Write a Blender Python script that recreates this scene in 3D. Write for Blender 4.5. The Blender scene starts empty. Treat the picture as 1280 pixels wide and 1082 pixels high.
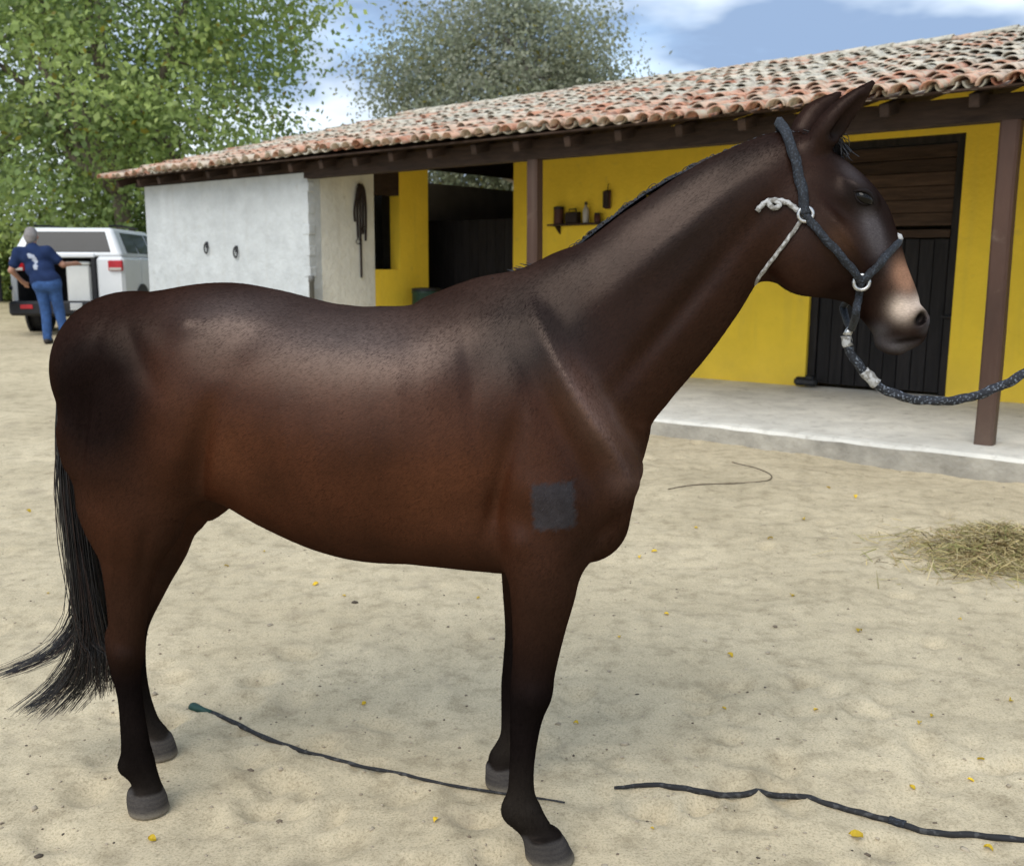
import bpy, math, random
import numpy as np
from mathutils import Vector, Matrix

# ------------------------------------------------------------------ camera, sky, sun, exposure
scene = bpy.context.scene
COL = scene.collection
FOC, HORIZON, EYE = 1224.0, 340.0, 1.5          # focal length in px of a 1280 wide frame, horizon row, eye height
PITCH = math.atan((541 - HORIZON) / FOC)
cam_d = bpy.data.cameras.new('camera')
cam_d.sensor_fit = 'HORIZONTAL'; cam_d.sensor_width = 36.0; cam_d.lens = 36.0 * FOC / 1280.0
cam_d.clip_start = 0.05; cam_d.clip_end = 2000
cam_d.dof.use_dof = True; cam_d.dof.focus_distance = 2.55; cam_d.dof.aperture_fstop = 5.6
cam = bpy.data.objects.new('camera', cam_d); COL.objects.link(cam)
cam.location = (0, 0, EYE); cam.rotation_euler = (math.pi / 2 - PITCH, 0, 0)
scene.camera = cam

SUN_EL, SUN_AZ = math.radians(48), math.radians(210)     # azimuth clockwise from +Y
world = bpy.data.worlds.new('World'); scene.world = world; world.use_nodes = True
wn, wl = world.node_tree.nodes, world.node_tree.links
wn.clear()
w_out = wn.new('ShaderNodeOutputWorld'); w_bg = wn.new('ShaderNodeBackground')
w_bg.inputs['Strength'].default_value = 0.12
sky = wn.new('ShaderNodeTexSky'); sky.sky_type = 'NISHITA'; sky.sun_disc = False
sky.sun_elevation = SUN_EL; sky.sun_rotation = SUN_AZ; sky.altitude = 50; sky.air_density = 1.0; sky.dust_density = 1.6
tc = wn.new('ShaderNodeTexCoord')
mp = wn.new('ShaderNodeMapping'); mp.inputs['Scale'].default_value = (1.0, 1.0, 2.6)
mp.inputs['Location'].default_value = (0.35, 0.0, 0.25)
nz = wn.new('ShaderNodeTexNoise'); nz.inputs['Scale'].default_value = 2.6; nz.inputs['Detail'].default_value = 7
nz.inputs['Roughness'].default_value = 0.52; nz.inputs['Distortion'].default_value = 0.25
cr = wn.new('ShaderNodeValToRGB'); cr.color_ramp.elements[0].position = 0.34; cr.color_ramp.elements[1].position = 0.52
nz2 = wn.new('ShaderNodeTexNoise'); nz2.inputs['Scale'].default_value = 3.3; nz2.inputs['Detail'].default_value = 5
cr2 = wn.new('ShaderNodeValToRGB')
cr2.color_ramp.elements[0].position = 0.42; cr2.color_ramp.elements[0].color = (1.35, 1.9, 2.85, 1)
cr2.color_ramp.elements[1].position = 0.60; cr2.color_ramp.elements[1].color = (5.0, 5.5, 5.9, 1)
mx = wn.new('ShaderNodeMix'); mx.data_type = 'RGBA'
wl.new(tc.outputs['Generated'], mp.inputs['Vector']); wl.new(mp.outputs[0], nz.inputs['Vector']); wl.new(mp.outputs[0], nz2.inputs['Vector'])
wl.new(nz.outputs['Fac'], cr.inputs[0]); wl.new(nz2.outputs['Fac'], cr2.inputs[0])
wl.new(cr.outputs[0], mx.inputs['Factor']); wl.new(sky.outputs[0], mx.inputs['A']); wl.new(cr2.outputs[0], mx.inputs['B'])
wl.new(mx.outputs['Result'], w_bg.inputs['Color']); wl.new(w_bg.outputs[0], w_out.inputs[0])

sun_d = bpy.data.lights.new('sun', 'SUN'); sun_d.energy = 1.05; sun_d.angle = math.radians(42); sun_d.color = (1.0, 0.96, 0.90)
sun = bpy.data.objects.new('sun', sun_d); COL.objects.link(sun)
sdir = Vector((math.sin(SUN_AZ) * math.cos(SUN_EL), math.cos(SUN_AZ) * math.cos(SUN_EL), math.sin(SUN_EL)))
sun.rotation_euler = sdir.to_track_quat('Z', 'Y').to_euler(); sun.location = (0, 0, 30)

scene.view_settings.view_transform = 'Standard'; scene.view_settings.look = 'None'
scene.view_settings.exposure = 1.12; scene.view_settings.gamma = 1.0
scene.render.engine = 'CYCLES'
scene.cycles.max_bounces = 8; scene.cycles.transparent_max_bounces = 8
try:
    scene.cycles.use_denoising = True
except Exception:
    pass

rng = np.random.default_rng(11); random.seed(11)

# ------------------------------------------------------------------ helpers
def ray(px, py):
    x = (px - 640) / FOC; y = (541 - py) / FOC
    return np.array([x, y * math.sin(PITCH) + math.cos(PITCH), y * math.cos(PITCH) - math.sin(PITCH)])

def on_height(px, py, z):
    d = ray(px, py); t = (z - EYE) / d[2]
    return np.array([0, 0, EYE]) + t * d

def on_plane(px, py, p0, n):
    d = ray(px, py); c = np.array([0, 0, EYE]); t = np.dot(np.asarray(p0, float) - c, n) / np.dot(d, n)
    return c + t * d

def smooth01(x):
    x = np.clip(x, 0, 1); return x * x * (3 - 2 * x)

def terrain(x, y):
    w = -0.6 * np.asarray(x, float) + 0.8 * (np.asarray(y, float) - 8.0)
    g = 0.0385 * np.log1p(np.exp(np.clip(w, -30, 30) * 1.4)) / 1.4
    g = np.where(w > 30 / 1.4, 0.0385 * w, g)
    return np.minimum(g, 0.9) * smooth01((np.asarray(y, float) - 3.2) / 3.0)

def link(o, parent=None):
    COL.objects.link(o)
    if parent is not None: o.parent = parent
    return o

def tag(o, label, cat, group=None, kind=None):
    o['label'] = label; o['category'] = cat
    if group: o['group'] = group
    if kind: o['kind'] = kind
    return o

def empty(name, loc=(0, 0, 0), rz=0.0, label=None, cat=None, group=None):
    o = bpy.data.objects.new(name, None); o.location = loc; o.rotation_euler = (0, 0, rz); o.empty_display_size = 0.1
    COL.objects.link(o)
    if label: tag(o, label, cat, group)
    return o

def mesh_obj(name, verts, faces, mat=None, parent=None, smooth=False):
    me = bpy.data.meshes.new(name)
    me.from_pydata([tuple(map(float, v)) for v in verts], [], [tuple(map(int, f)) for f in faces]); me.update()
    if mat is not None: me.materials.append(mat)
    if smooth: me.polygons.foreach_set('use_smooth', [True] * len(me.polygons))
    return link(bpy.data.objects.new(name, me), parent)

def np_mesh(name, verts, quads, mat=None, smooth=True):
    """fast mesh from numpy arrays, faces all of one size"""
    verts = np.asarray(verts, np.float32); quads = np.asarray(quads, np.int32)
    k = quads.shape[1]
    me = bpy.data.meshes.new(name)
    me.vertices.add(len(verts)); me.vertices.foreach_set('co', verts.ravel())
    me.loops.add(quads.size); me.loops.foreach_set('vertex_index', quads.ravel())
    me.polygons.add(len(quads)); me.polygons.foreach_set('loop_start', np.arange(0, quads.size, k, dtype=np.int32))
    me.polygons.foreach_set('loop_total', np.full(len(quads), k, np.int32))
    me.update(calc_edges=True)
    if smooth: me.polygons.foreach_set('use_smooth', np.ones(len(quads), bool))
    if mat is not None: me.materials.append(mat)
    return me

def point_color(me, name, rgb):
    a = me.attributes.new(name, 'FLOAT_COLOR', 'POINT')
    c = np.ones((len(me.vertices), 4), np.float32); c[:, :3] = rgb
    a.data.foreach_set('color', c.ravel())

class MB:
    """collects shapes for one mesh"""
    def __init__(self): self.v = []; self.f = []
    def add(self, vs, fs):
        b = len(self.v); self.v += [tuple(map(float, p)) for p in vs]; self.f += [tuple(b + i for i in f) for f in fs]
    def box(self, c, s, rot=None, bev=0.0):
        hx, hy, hz = s[0] / 2, s[1] / 2, s[2] / 2
        b = min(bev, 0.45 * min(s))
        if b <= 0:
            vs = [(x, y, z) for x in (-hx, hx) for y in (-hy, hy) for z in (-hz, hz)]
            fs = [(0, 1, 3, 2), (4, 6, 7, 5), (0, 4, 5, 1), (2, 3, 7, 6), (0, 2, 6, 4), (1, 5, 7, 3)]
        else:                                    # chamfered box: 24 points
            vs = []; idx = {}
            for sx in (-1, 1):
                for sy in (-1, 1):
                    for sz in (-1, 1):
                        for ax in range(3):
                            p = [sx * (hx - b), sy * (hy - b), sz * (hz - b)]
                            p[ax] = (sx * hx, sy * hy, sz * hz)[ax]
                            idx[(sx, sy, sz, ax)] = len(vs); vs.append(tuple(p))
            fs = []
            for ax in range(3):
                o1, o2 = [a for a in range(3) if a != ax]
                for s0 in (-1, 1):
                    q = []
                    for (a, bb) in ((-1, -1), (1, -1), (1, 1), (-1, 1)):
                        k = [0, 0, 0]; k[ax] = s0; k[o1] = a; k[o2] = bb; q.append(idx[(*k, ax)])
                    fs.append(tuple(q))
                for a in (-1, 1):
                    for bb in (-1, 1):           # edges along ax
                        q = []
                        for (e, axx) in ((-1, o1), (-1, o2), (1, o2), (1, o1)):
                            k = [0, 0, 0]; k[ax] = e; k[o1] = a; k[o2] = bb; q.append(idx[(*k, axx)])
                        fs.append(tuple(q))
            for sx in (-1, 1):
                for sy in (-1, 1):
                    for sz in (-1, 1): fs.append(tuple(idx[(sx, sy, sz, ax)] for ax in range(3)))
        if rot is not None: vs = [tuple(rot @ Vector(p)) for p in vs]
        self.add([(p[0] + c[0], p[1] + c[1], p[2] + c[2]) for p in vs], fs)
    def tube(self, pts, rad, n=8, cap=True, wob=None):
        pts = [Vector(p) for p in pts]; k = len(pts)
        rad = rad if hasattr(rad, '__len__') else [rad] * k
        t0 = (pts[1] - pts[0]).normalized()
        up = Vector((0, 0, 1)) if abs(t0.z) < 0.9 else Vector((1, 0, 0))
        a = t0.cross(up).normalized(); vs = []
        for i, p in enumerate(pts):
            t = (pts[min(i + 1, k - 1)] - pts[max(i - 1, 0)]).normalized()
            a = (a - t * a.dot(t)).normalized(); b = t.cross(a)
            for j in range(n):
                an = 2 * math.pi * j / n
                r = rad[i] * (wob(i, an) if wob else 1.0)
                vs.append(p + (a * math.cos(an) + b * math.sin(an)) * r)
        fs = [(i * n + j, i * n + (j + 1) % n, (i + 1) * n + (j + 1) % n, (i + 1) * n + j) for i in range(k - 1) for j in range(n)]
        if cap: fs += [tuple(range(n - 1, -1, -1)), tuple((k - 1) * n + j for j in range(n))]
        self.add(vs, fs)
    def lathe(self, prof, c, n=16, axis='z'):
        vs = []
        for r, h in prof:
            for j in range(n):
                an = 2 * math.pi * j / n; x, y = r * math.cos(an), r * math.sin(an)
                vs.append({'z': (x, y, h), 'x': (h, x, y), 'y': (x, h, y)}[axis])
        k = len(prof)
        fs = [(i * n + j, i * n + (j + 1) % n, (i + 1) * n + (j + 1) % n, (i + 1) * n + j) for i in range(k - 1) for j in range(n)]
        fs += [tuple(range(n - 1, -1, -1)), tuple((k - 1) * n + j for j in range(n))]
        self.add([(p[0] + c[0], p[1] + c[1], p[2] + c[2]) for p in vs], fs)
    def prism(self, poly, y0, y1, axis='y'):
        n = len(poly)
        mk = {'y': lambda p, h: (p[0], h, p[1]), 'x': lambda p, h: (h, p[0], p[1]), 'z': lambda p, h: (p[0], p[1], h)}[axis]
        vs = [mk(p, y0) for p in poly] + [mk(p, y1) for p in poly]
        fs = [tuple(range(n - 1, -1, -1)), tuple(range(n, 2 * n))] + [(i, (i + 1) % n, n + (i + 1) % n, n + i) for i in range(n)]
        self.add(vs, fs)
    def build(self, name, mat=None, parent=None, smooth=False, fix=True):
        o = mesh_obj(name, self.v, self.f, mat, parent, smooth)
        if fix:
            import bmesh
            bm = bmesh.new(); bm.from_mesh(o.data); bmesh.ops.recalc_face_normals(bm, faces=bm.faces); bm.to_mesh(o.data); bm.free()
            if smooth: o.data.polygons.foreach_set('use_smooth', [True] * len(o.data.polygons))
        return o

def catmull(P, per=8):
    P = [np.asarray(p, float) for p in P]
    Q = [2 * P[0] - P[1]] + P + [2 * P[-1] - P[-2]]
    out = []
    for i in range(1, len(Q) - 2):
        for k in range(per):
            t = k / per
            out.append(0.5 * (2 * Q[i] + (Q[i + 1] - Q[i - 1]) * t + (2 * Q[i - 1] - 5 * Q[i] + 4 * Q[i + 1] - Q[i + 2]) * t * t
                              + (3 * Q[i] - Q[i - 1] - 3 * Q[i + 1] + Q[i + 2]) * t ** 3))
    out.append(P[-1]); return np.array(out)

def vnoise(x, y, freq, seed):
    r = np.random.default_rng(seed).random((64, 64))
    fx, fy = x * freq, y * freq
    ix, iy = np.floor(fx).astype(int), np.floor(fy).astype(int); tx, ty = fx - ix, fy - iy
    tx = tx * tx * (3 - 2 * tx); ty = ty * ty * (3 - 2 * ty)
    g = lambda a, b: r[a % 64, b % 64]
    return (g(ix, iy) * (1 - tx) + g(ix + 1, iy) * tx) * (1 - ty) + (g(ix, iy + 1) * (1 - tx) + g(ix + 1, iy + 1) * tx) * ty

def smin(a, b, k):
    h = np.clip(0.5 + 0.5 * (b - a) / k, 0, 1)
    return b * (1 - h) + a * h - k * h * (1 - h)

def surface_nets(F, org, h):
    ins = F < 0
    c = [ins[dx:ins.shape[0] - 1 + dx, dy:ins.shape[1] - 1 + dy, dz:ins.shape[2] - 1 + dz] for dx in (0, 1) for dy in (0, 1) for dz in (0, 1)]
    any_ = c[0].copy(); all_ = c[0].copy()
    for q in c[1:]: any_ |= q; all_ &= q
    I = np.argwhere(any_ & ~all_)
    offs = np.array([(dx, dy, dz) for dx in (0, 1) for dy in (0, 1) for dz in (0, 1)])
    V = np.stack([F[I[:, 0] + o[0], I[:, 1] + o[1], I[:, 2] + o[2]] for o in offs], 1)
    acc = np.zeros((len(I), 3)); cnt = np.zeros(len(I))
    for a in range(8):
        for b in range(a + 1, 8):
            if np.abs(offs[a] - offs[b]).sum() != 1: continue
            va, vb = V[:, a], V[:, b]; m = (va < 0) != (vb < 0)
            t = np.where(m, va / np.where(m, va - vb, 1), 0)
            p = offs[a] + t[:, None] * (offs[b] - offs[a])
            acc += np.where(m[:, None], p, 0); cnt += m
    verts = (I + acc / cnt[:, None]) * h + np.asarray(org)
    idx = np.full(ins.shape, -1, np.int32); idx[I[:, 0], I[:, 1], I[:, 2]] = np.arange(len(I))
    quads = []
    for ax in range(3):
        sl0 = [slice(1, -1)] * 3; sl1 = [slice(1, -1)] * 3
        sl0[ax] = slice(0, -1); sl1[ax] = slice(1, None)
        a, b = ins[tuple(sl0)], ins[tuple(sl1)]
        E = np.argwhere(a != b); base = np.array([1, 1, 1]); base[ax] = 0
        sgn = a[E[:, 0], E[:, 1], E[:, 2]]
        E = E + base; o1, o2 = [(1, 2), (2, 0), (0, 1)][ax]
        d1 = np.zeros(3, int); d1[o1] = 1; d2 = np.zeros(3, int); d2[o2] = 1
        g = lambda P: idx[P[:, 0], P[:, 1], P[:, 2]]
        q = np.stack([g(E - d1 - d2), g(E - d2), g(E), g(E - d1)], 1)
        q[~sgn] = q[~sgn][:, ::-1]
        quads.append(q)
    quads = np.concatenate(quads); quads = quads[(quads >= 0).all(1)]
    return verts, quads

# ------------------------------------------------------------------ materials
MATS = {}
def mat(name, color, rough=0.7, var=0.25, scale=6.0, bump=0.0, bscale=None, spec=0.3, metal=0.0, dark=None, detail=5.0, objvar=0.0, stretch=None, coords='Object'):
    if name in MATS: return MATS[name]
    m = bpy.data.materials.new(name); m.use_nodes = True; n, l = m.node_tree.nodes, m.node_tree.links
    p = n['Principled BSDF']; p.inputs['Roughness'].default_value = rough; p.inputs['Specular IOR Level'].default_value = spec; p.inputs['Metallic'].default_value = metal
    t = n.new('ShaderNodeTexCoord'); mpn = n.new('ShaderNodeMapping'); l.new(t.outputs[coords], mpn.inputs[0])
    if stretch: mpn.inputs['Scale'].default_value = stretch
    ns = n.new('ShaderNodeTexNoise'); ns.inputs['Scale'].default_value = scale; ns.inputs['Detail'].default_value = detail; ns.inputs['Roughness'].default_value = 0.6
    l.new(mpn.outputs[0], ns.inputs['Vector'])
    r = n.new('ShaderNodeValToRGB'); l.new(ns.outputs['Fac'], r.inputs[0])
    d = dark if dark is not None else tuple(c * (1 - var) for c in color)
    b = tuple(min(1, c * (1 + var * 0.6)) for c in color)
    r.color_ramp.elements[0].position = 0.3; r.color_ramp.elements[0].color = (*d, 1)
    r.color_ramp.elements[1].position = 0.7; r.color_ramp.elements[1].color = (*b, 1)
    src = r.outputs[0]
    if objvar:
        oi = n.new('ShaderNodeObjectInfo'); hs = n.new('ShaderNodeHueSaturation'); mr = n.new('ShaderNodeMapRange')
        mr.inputs['To Min'].default_value = 1 - objvar; mr.inputs['To Max'].default_value = 1 + objvar
        l.new(oi.outputs['Random'], mr.inputs[0]); l.new(mr.outputs[0], hs.inputs['Value']); l.new(src, hs.inputs['Color']); src = hs.outputs[0]
    l.new(src, p.inputs['Base Color'])
    if bump:
        nb = n.new('ShaderNodeTexNoise'); nb.inputs['Scale'].default_value = bscale or scale * 4; nb.inputs['Detail'].default_value = 6
        l.new(mpn.outputs[0], nb.inputs['Vector'])
        bn = n.new('ShaderNodeBump'); bn.inputs['Strength'].default_value = bump; bn.inputs['Distance'].default_value = 0.02
        l.new(nb.outputs['Fac'], bn.inputs['Height']); l.new(bn.outputs[0], p.inputs['Normal'])
    MATS[name] = m; return m

def grime(m, base_z, dirt, amount=0.75):
    """splashed dirt low on the wall and rain streaks, on top of the paint"""
    n, l = m.node_tree.nodes, m.node_tree.links; p = n['Principled BSDF']; src = p.inputs['Base Color'].links[0].from_socket
    t = n.new('ShaderNodeTexCoord'); sx = n.new('ShaderNodeSeparateXYZ'); l.new(t.outputs['Object'], sx.inputs[0])
    a = n.new('ShaderNodeTexNoise'); a.inputs['Scale'].default_value = 3.5; a.inputs['Detail'].default_value = 8; a.inputs['Roughness'].default_value = 0.7; l.new(t.outputs['Object'], a.inputs['Vector'])
    mr = n.new('ShaderNodeMapRange'); mr.inputs['From Min'].default_value = base_z + 0.55; mr.inputs['From Max'].default_value = base_z; l.new(sx.outputs['Z'], mr.inputs[0])
    mul = n.new('ShaderNodeMath'); mul.operation = 'MULTIPLY'; l.new(mr.outputs[0], mul.inputs[0]); l.new(a.outputs['Fac'], mul.inputs[1])
    mp2 = n.new('ShaderNodeMapping'); mp2.inputs['Scale'].default_value = (7, 7, 0.5); l.new(t.outputs['Object'], mp2.inputs[0])
    b = n.new('ShaderNodeTexNoise'); b.inputs['Scale'].default_value = 1.0; b.inputs['Detail'].default_value = 6; l.new(mp2.outputs[0], b.inputs['Vector'])
    r = n.new('ShaderNodeValToRGB'); l.new(b.outputs['Fac'], r.inputs[0]); r.color_ramp.elements[0].position = 0.55; r.color_ramp.elements[1].position = 0.80; r.color_ramp.elements[1].color = (.38, .38, .38, 1)
    c = n.new('ShaderNodeTexNoise'); c.inputs['Scale'].default_value = 9; c.inputs['Detail'].default_value = 7; l.new(t.outputs['Object'], c.inputs['Vector'])
    rc = n.new('ShaderNodeValToRGB'); l.new(c.outputs['Fac'], rc.inputs[0]); rc.color_ramp.elements[0].position = 0.62; rc.color_ramp.elements[1].position = 0.74; rc.color_ramp.elements[1].color = (.45, .45, .45, 1)
    add = n.new('ShaderNodeMath'); add.operation = 'MAXIMUM'; l.new(mul.outputs[0], add.inputs[0]); l.new(r.outputs[0], add.inputs[1])
    ad2 = n.new('ShaderNodeMath'); ad2.operation = 'MAXIMUM'; l.new(add.outputs[0], ad2.inputs[0]); l.new(rc.outputs[0], ad2.inputs[1])
    sc = n.new('ShaderNodeMath'); sc.operation = 'MULTIPLY'; l.new(ad2.outputs[0], sc.inputs[0]); sc.inputs[1].default_value = amount
    mx = n.new('ShaderNodeMix'); mx.data_type = 'RGBA'; l.new(sc.outputs[0], mx.inputs['Factor']); l.new(src, mx.inputs['A']); mx.inputs['B'].default_value = (*dirt, 1); l.new(mx.outputs['Result'], p.inputs['Base Color'])
def sand_material():
    m = bpy.data.materials.new('sand'); m.use_nodes = True; n, l = m.node_tree.nodes, m.node_tree.links
    p = n['Principled BSDF']; p.inputs['Roughness'].default_value = 0.95; p.inputs['Specular IOR Level'].default_value = 0.1
    t = n.new('ShaderNodeTexCoord')
    def noise(sc, det=6, rough=0.6):
        q = n.new('ShaderNodeTexNoise'); q.inputs['Scale'].default_value = sc; q.inputs['Detail'].default_value = det; q.inputs['Roughness'].default_value = rough
        l.new(t.outputs['Object'], q.inputs['Vector']); return q
    def ramp(src, e):
        r = n.new('ShaderNodeValToRGB'); l.new(src, r.inputs[0])
        while len(r.color_ramp.elements) < len(e): r.color_ramp.elements.new(0.5)
        for el, (ps, c) in zip(r.color_ramp.elements, e): el.position = ps; el.color = (*c, 1)
        return r
    def mixc(a, b, f, typ='MIX'):
        q = n.new('ShaderNodeMix'); q.data_type = 'RGBA'; q.blend_type = typ
        l.new(a, q.inputs['A']); l.new(b, q.inputs['B'])
        if isinstance(f, float): q.inputs['Factor'].default_value = f
        else: l.new(f, q.inputs['Factor'])
        return q.outputs['Result']
    c1 = ramp(noise(1.1).outputs['Fac'], [(0.33, (0.475, 0.40, 0.265)), (0.66, (0.605, 0.515, 0.35))]).outputs[0]
    c2 = ramp(noise(9, 8, 0.7).outputs['Fac'], [(0.30, (0.55, 0.53, 0.50)), (0.52, (1, 1, 1)), (0.75, (1.1, 1.08, 1.05))]).outputs[0]
    c3 = ramp(noise(140, 3, 0.7).outputs['Fac'], [(0.36, (0.66, 0.64, 0.60)), (0.5, (1, 1, 1)), (0.7, (1.12, 1.1, 1.08))]).outputs[0]
    col = mixc(mixc(c1, c2, 0.75, 'MULTIPLY'), c3, 0.8, 'MULTIPLY')
    stain = ramp(noise(2.7, 5, 0.65).outputs['Fac'], [(0.60, (0, 0, 0)), (0.72, (1, 1, 1))])
    dk = n.new('ShaderNodeRGB'); dk.outputs[0].default_value = (0.31, 0.255, 0.18, 1)
    fm = n.new('ShaderNodeMath'); fm.operation = 'MULTIPLY'; l.new(stain.outputs[0], fm.inputs[0]); fm.inputs[1].default_value = 0.55
    col = mixc(col, dk.outputs[0], fm.outputs[0])
    l.new(col, p.inputs['Base Color'])
    b1 = n.new('ShaderNodeBump'); b1.inputs['Strength'].default_value = 0.5; b1.inputs['Distance'].default_value = 0.012
    l.new(noise(38, 8, 0.75).outputs['Fac'], b1.inputs['Height']); l.new(b1.outputs[0], p.inputs['Normal'])
    return m

M_SAND = sand_material()
M_YELLOW = mat('yellow_plaster', (0.93, 0.64, 0.055), 0.85, 0.08, 2.2, 0.35, 22, 0.15)
M_WHITE = mat('whitewashed_wall', (0.53, 0.555, 0.555), 0.9, 0.14, 3.5, 1.0, 9, 0.1)
M_CREAM = mat('dirty_whitewash', (0.76, 0.74, 0.65), 0.9, 0.15, 1.6, 0.6, 14, 0.1)
M_WOOD = mat('dark_timber', (0.050, 0.030, 0.020), 0.75, 0.45, 5, 0.4, 30, 0.25, stretch=(1, 1, 6), objvar=0.25)
M_POST = mat('painted_post', (0.070, 0.036, 0.024), 0.6, 0.30, 4, 0.25, 30, 0.3, stretch=(1, 1, 0.3))
M_DOOR = mat('old_door_board', (0.070, 0.042, 0.026), 0.75, 0.5, 6, 0.5, 40, 0.2, objvar=0.35, stretch=(0.4, 4, 4))
M_DOORD = mat('black_door_board', (0.020, 0.017, 0.016), 0.7, 0.5, 6, 0.5, 40, 0.25, objvar=0.3, stretch=(4, 4, 0.4))
M_CONC = mat('worn_concrete', (0.66, 0.635, 0.56), 0.9, 0.22, 2.4, 0.5, 30, 0.15, detail=8)
M_CONC2 = mat('dirty_concrete_step', (0.36, 0.335, 0.28), 0.92, 0.4, 3.0, 0.6, 24, 0.1, detail=8)
M_IRON = mat('dark_iron', (0.03, 0.03, 0.032), 0.5, 0.3, 20, 0.1, None, 0.5, 0.6)
M_BLACK = mat('black_rubber', (0.012, 0.012, 0.014), 0.55, 0.3, 20, 0.1)
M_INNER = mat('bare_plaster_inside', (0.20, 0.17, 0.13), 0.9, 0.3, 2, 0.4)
grime(M_YELLOW, 0.18, (0.45, 0.33, 0.10), 0.5)
grime(M_WHITE, 0.2, (0.40, 0.38, 0.32), 0.7)
grime(M_CREAM, 0.2, (0.40, 0.35, 0.26), 0.7)
grime(M_CONC, -1.0, (0.28, 0.25, 0.20), 1.3)
grime(M_POST, 0.15, (0.16, 0.12, 0.09), 0.9)

# ------------------------------------------------------------------ ground
def axis(lo, hi, a, b, step, grow=1.12):
    core = list(np.arange(a, b + 1e-6, step)); s = step; x = b
    while x < hi: s = min(s * grow, 25); x += s; core.append(x)
    s = step; x = a; left = []
    while x > lo: s = min(s * grow, 25); x -= s; left.append(x)
    return np.array(left[::-1] + core)
HOOVES = [(0.103, 2.309), (-1.027, 2.559), (-0.043, 2.72), (-1.098, 2.87)]
def build_ground():
    gx = axis(-450, 450, -3.6, 4.2, 0.026); gy = axis(-60, 700, 1.2, 8.5, 0.026)
    X, Y = np.meshgrid(gx, gy, indexing='ij')
    Z = terrain(X, Y)
    near = smooth01(1.4 - np.hypot(X, Y - 3) / 14.0)
    XR, YR = X * .83 + Y * .56 + 7.3, Y * .83 - X * .56 + 2.1
    D = 0.028 * (vnoise(X, Y, 1.3, 1) - 0.5) + 0.026 * (vnoise(XR, YR, 3.1, 2) - 0.5) + 0.012 * (vnoise(XR + .02 * np.sin(YR * 9), YR, 8.3, 3) - 0.5) + 0.009 * (vnoise(X, Y, 21, 4) - 0.5)
    r = np.random.default_rng(5)
    for k in range(330):                                       # hoof prints and scuffs
        cx, cy = r.uniform(-4, 5), 1.4 + 8.5 * r.random() ** 1.3
        if k > 190: cx, cy = r.uniform(-1.9, 1.6), r.uniform(1.75, 3.6)
        an = r.uniform(0, 6.28); a, b = r.uniform(0.04, 0.11), r.uniform(0.03, 0.07); dep = r.uniform(0.006, 0.026)
        m = (np.abs(gx - cx) < 0.35); n = (np.abs(gy - cy) < 0.35)
        if not m.any() or not n.any(): continue
        ix = np.ix_(m, n); dx, dy = X[ix] - cx, Y[ix] - cy
        q = np.sqrt(((dx * math.cos(an) + dy * math.sin(an)) / a) ** 2 + ((-dx * math.sin(an) + dy * math.cos(an)) / b) ** 2)
        D[ix] += -dep * np.exp(-q ** 4) + 0.30 * dep * np.exp(-((q - 1.35) / 0.33) ** 2)
    flat = np.ones_like(D)
    for hx, hy in HOOVES: flat *= 1 - np.exp(-(((X - hx) ** 2 + (Y - hy) ** 2) / 0.16 ** 2) ** 2)
    Z = Z + D * near * flat
    nx, ny = X.shape
    i, j = np.meshgrid(np.arange(nx - 1), np.arange(ny - 1), indexing='ij'); a = (i * ny + j).ravel()
    me = np_mesh('ground', np.stack([X, Y, Z], -1).reshape(-1, 3), np.stack([a, a + ny, a + ny + 1, a + 1], 1), M_SAND)
    o = link(bpy.data.objects.new('ground', me)); o['kind'] = 'structure'
    o['label'] = 'pale trampled sandy yard with hoof prints'
    def height(x, y):
        ii = min(max(np.searchsorted(gx, x) - 1, 0), nx - 2); jj = min(max(np.searchsorted(gy, y) - 1, 0), ny - 2)
        tx = (x - gx[ii]) / (gx[ii + 1] - gx[ii]); ty = (y - gy[jj]) / (gy[jj + 1] - gy[jj])
        return float((Z[ii, jj] * (1 - tx) + Z[ii + 1, jj] * tx) * (1 - ty) + (Z[ii, jj + 1] * (1 - tx) + Z[ii + 1, jj + 1] * tx) * ty)
    return height
ground_z = build_ground()
def on_ground(px, py):
    p = on_height(px, py, 0.0)
    for _ in range(12):
        p = on_height(px, py, ground_z(p[0], p[1]))
    return p

# ------------------------------------------------------------------ stable: a frame along its front (s to the far end, n inwards, z up)
SO = np.array([3.671, 7.501]); E1 = np.array([-0.75995, 0.64998]); E2 = np.array([0.64998, 0.75995])
STABLE_RZ = math.atan2(E2[1], E2[0]) - math.pi / 2
# local axes of the stable's Empty: +x = -E1 (towards the near end), +y = E2 (inwards)
stable = empty('stable_building', (SO[0], SO[1], 0), STABLE_RZ, 'long low stable with clay tile roof, yellow front and whitewashed end room', 'stable')
TILT = 0.009; stable.rotation_euler = (0, TILT, STABLE_RZ)     # the whole building climbs gently with the yard
FLOOR = 0.18; WALL = 2.81; S_MIN, S_MAX = -5.0, 12.68; EAVE_N, EAVE_Z, RIDGE_N, RIDGE_Z = -0.42, 2.79, 5.6, 4.36
REAR_N = 8.4
SLOPE = (RIDGE_Z - EAVE_Z) / (RIDGE_N - EAVE_N)
def roof_z(n): return EAVE_Z + SLOPE * (n - EAVE_N) if n <= RIDGE_N else RIDGE_Z - SLOPE * (n - RIDGE_N)
def sbox(mb, s0, s1, n0, n1, z0, z1, bev=0.0):
    mb.box((-(s0 + s1) / 2, (n0 + n1) / 2, (z0 + z1) / 2), (abs(s1 - s0), abs(n1 - n0), abs(z1 - z0)), None, bev)
def spart(name, m, *boxes, parent=None, bev=0.0, label=None):
    mb = MB()
    for b in boxes: sbox(mb, *b, bev=bev)
    o = mb.build(name, m, parent or stable)
    if label: o['label'] = label
    return o
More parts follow.
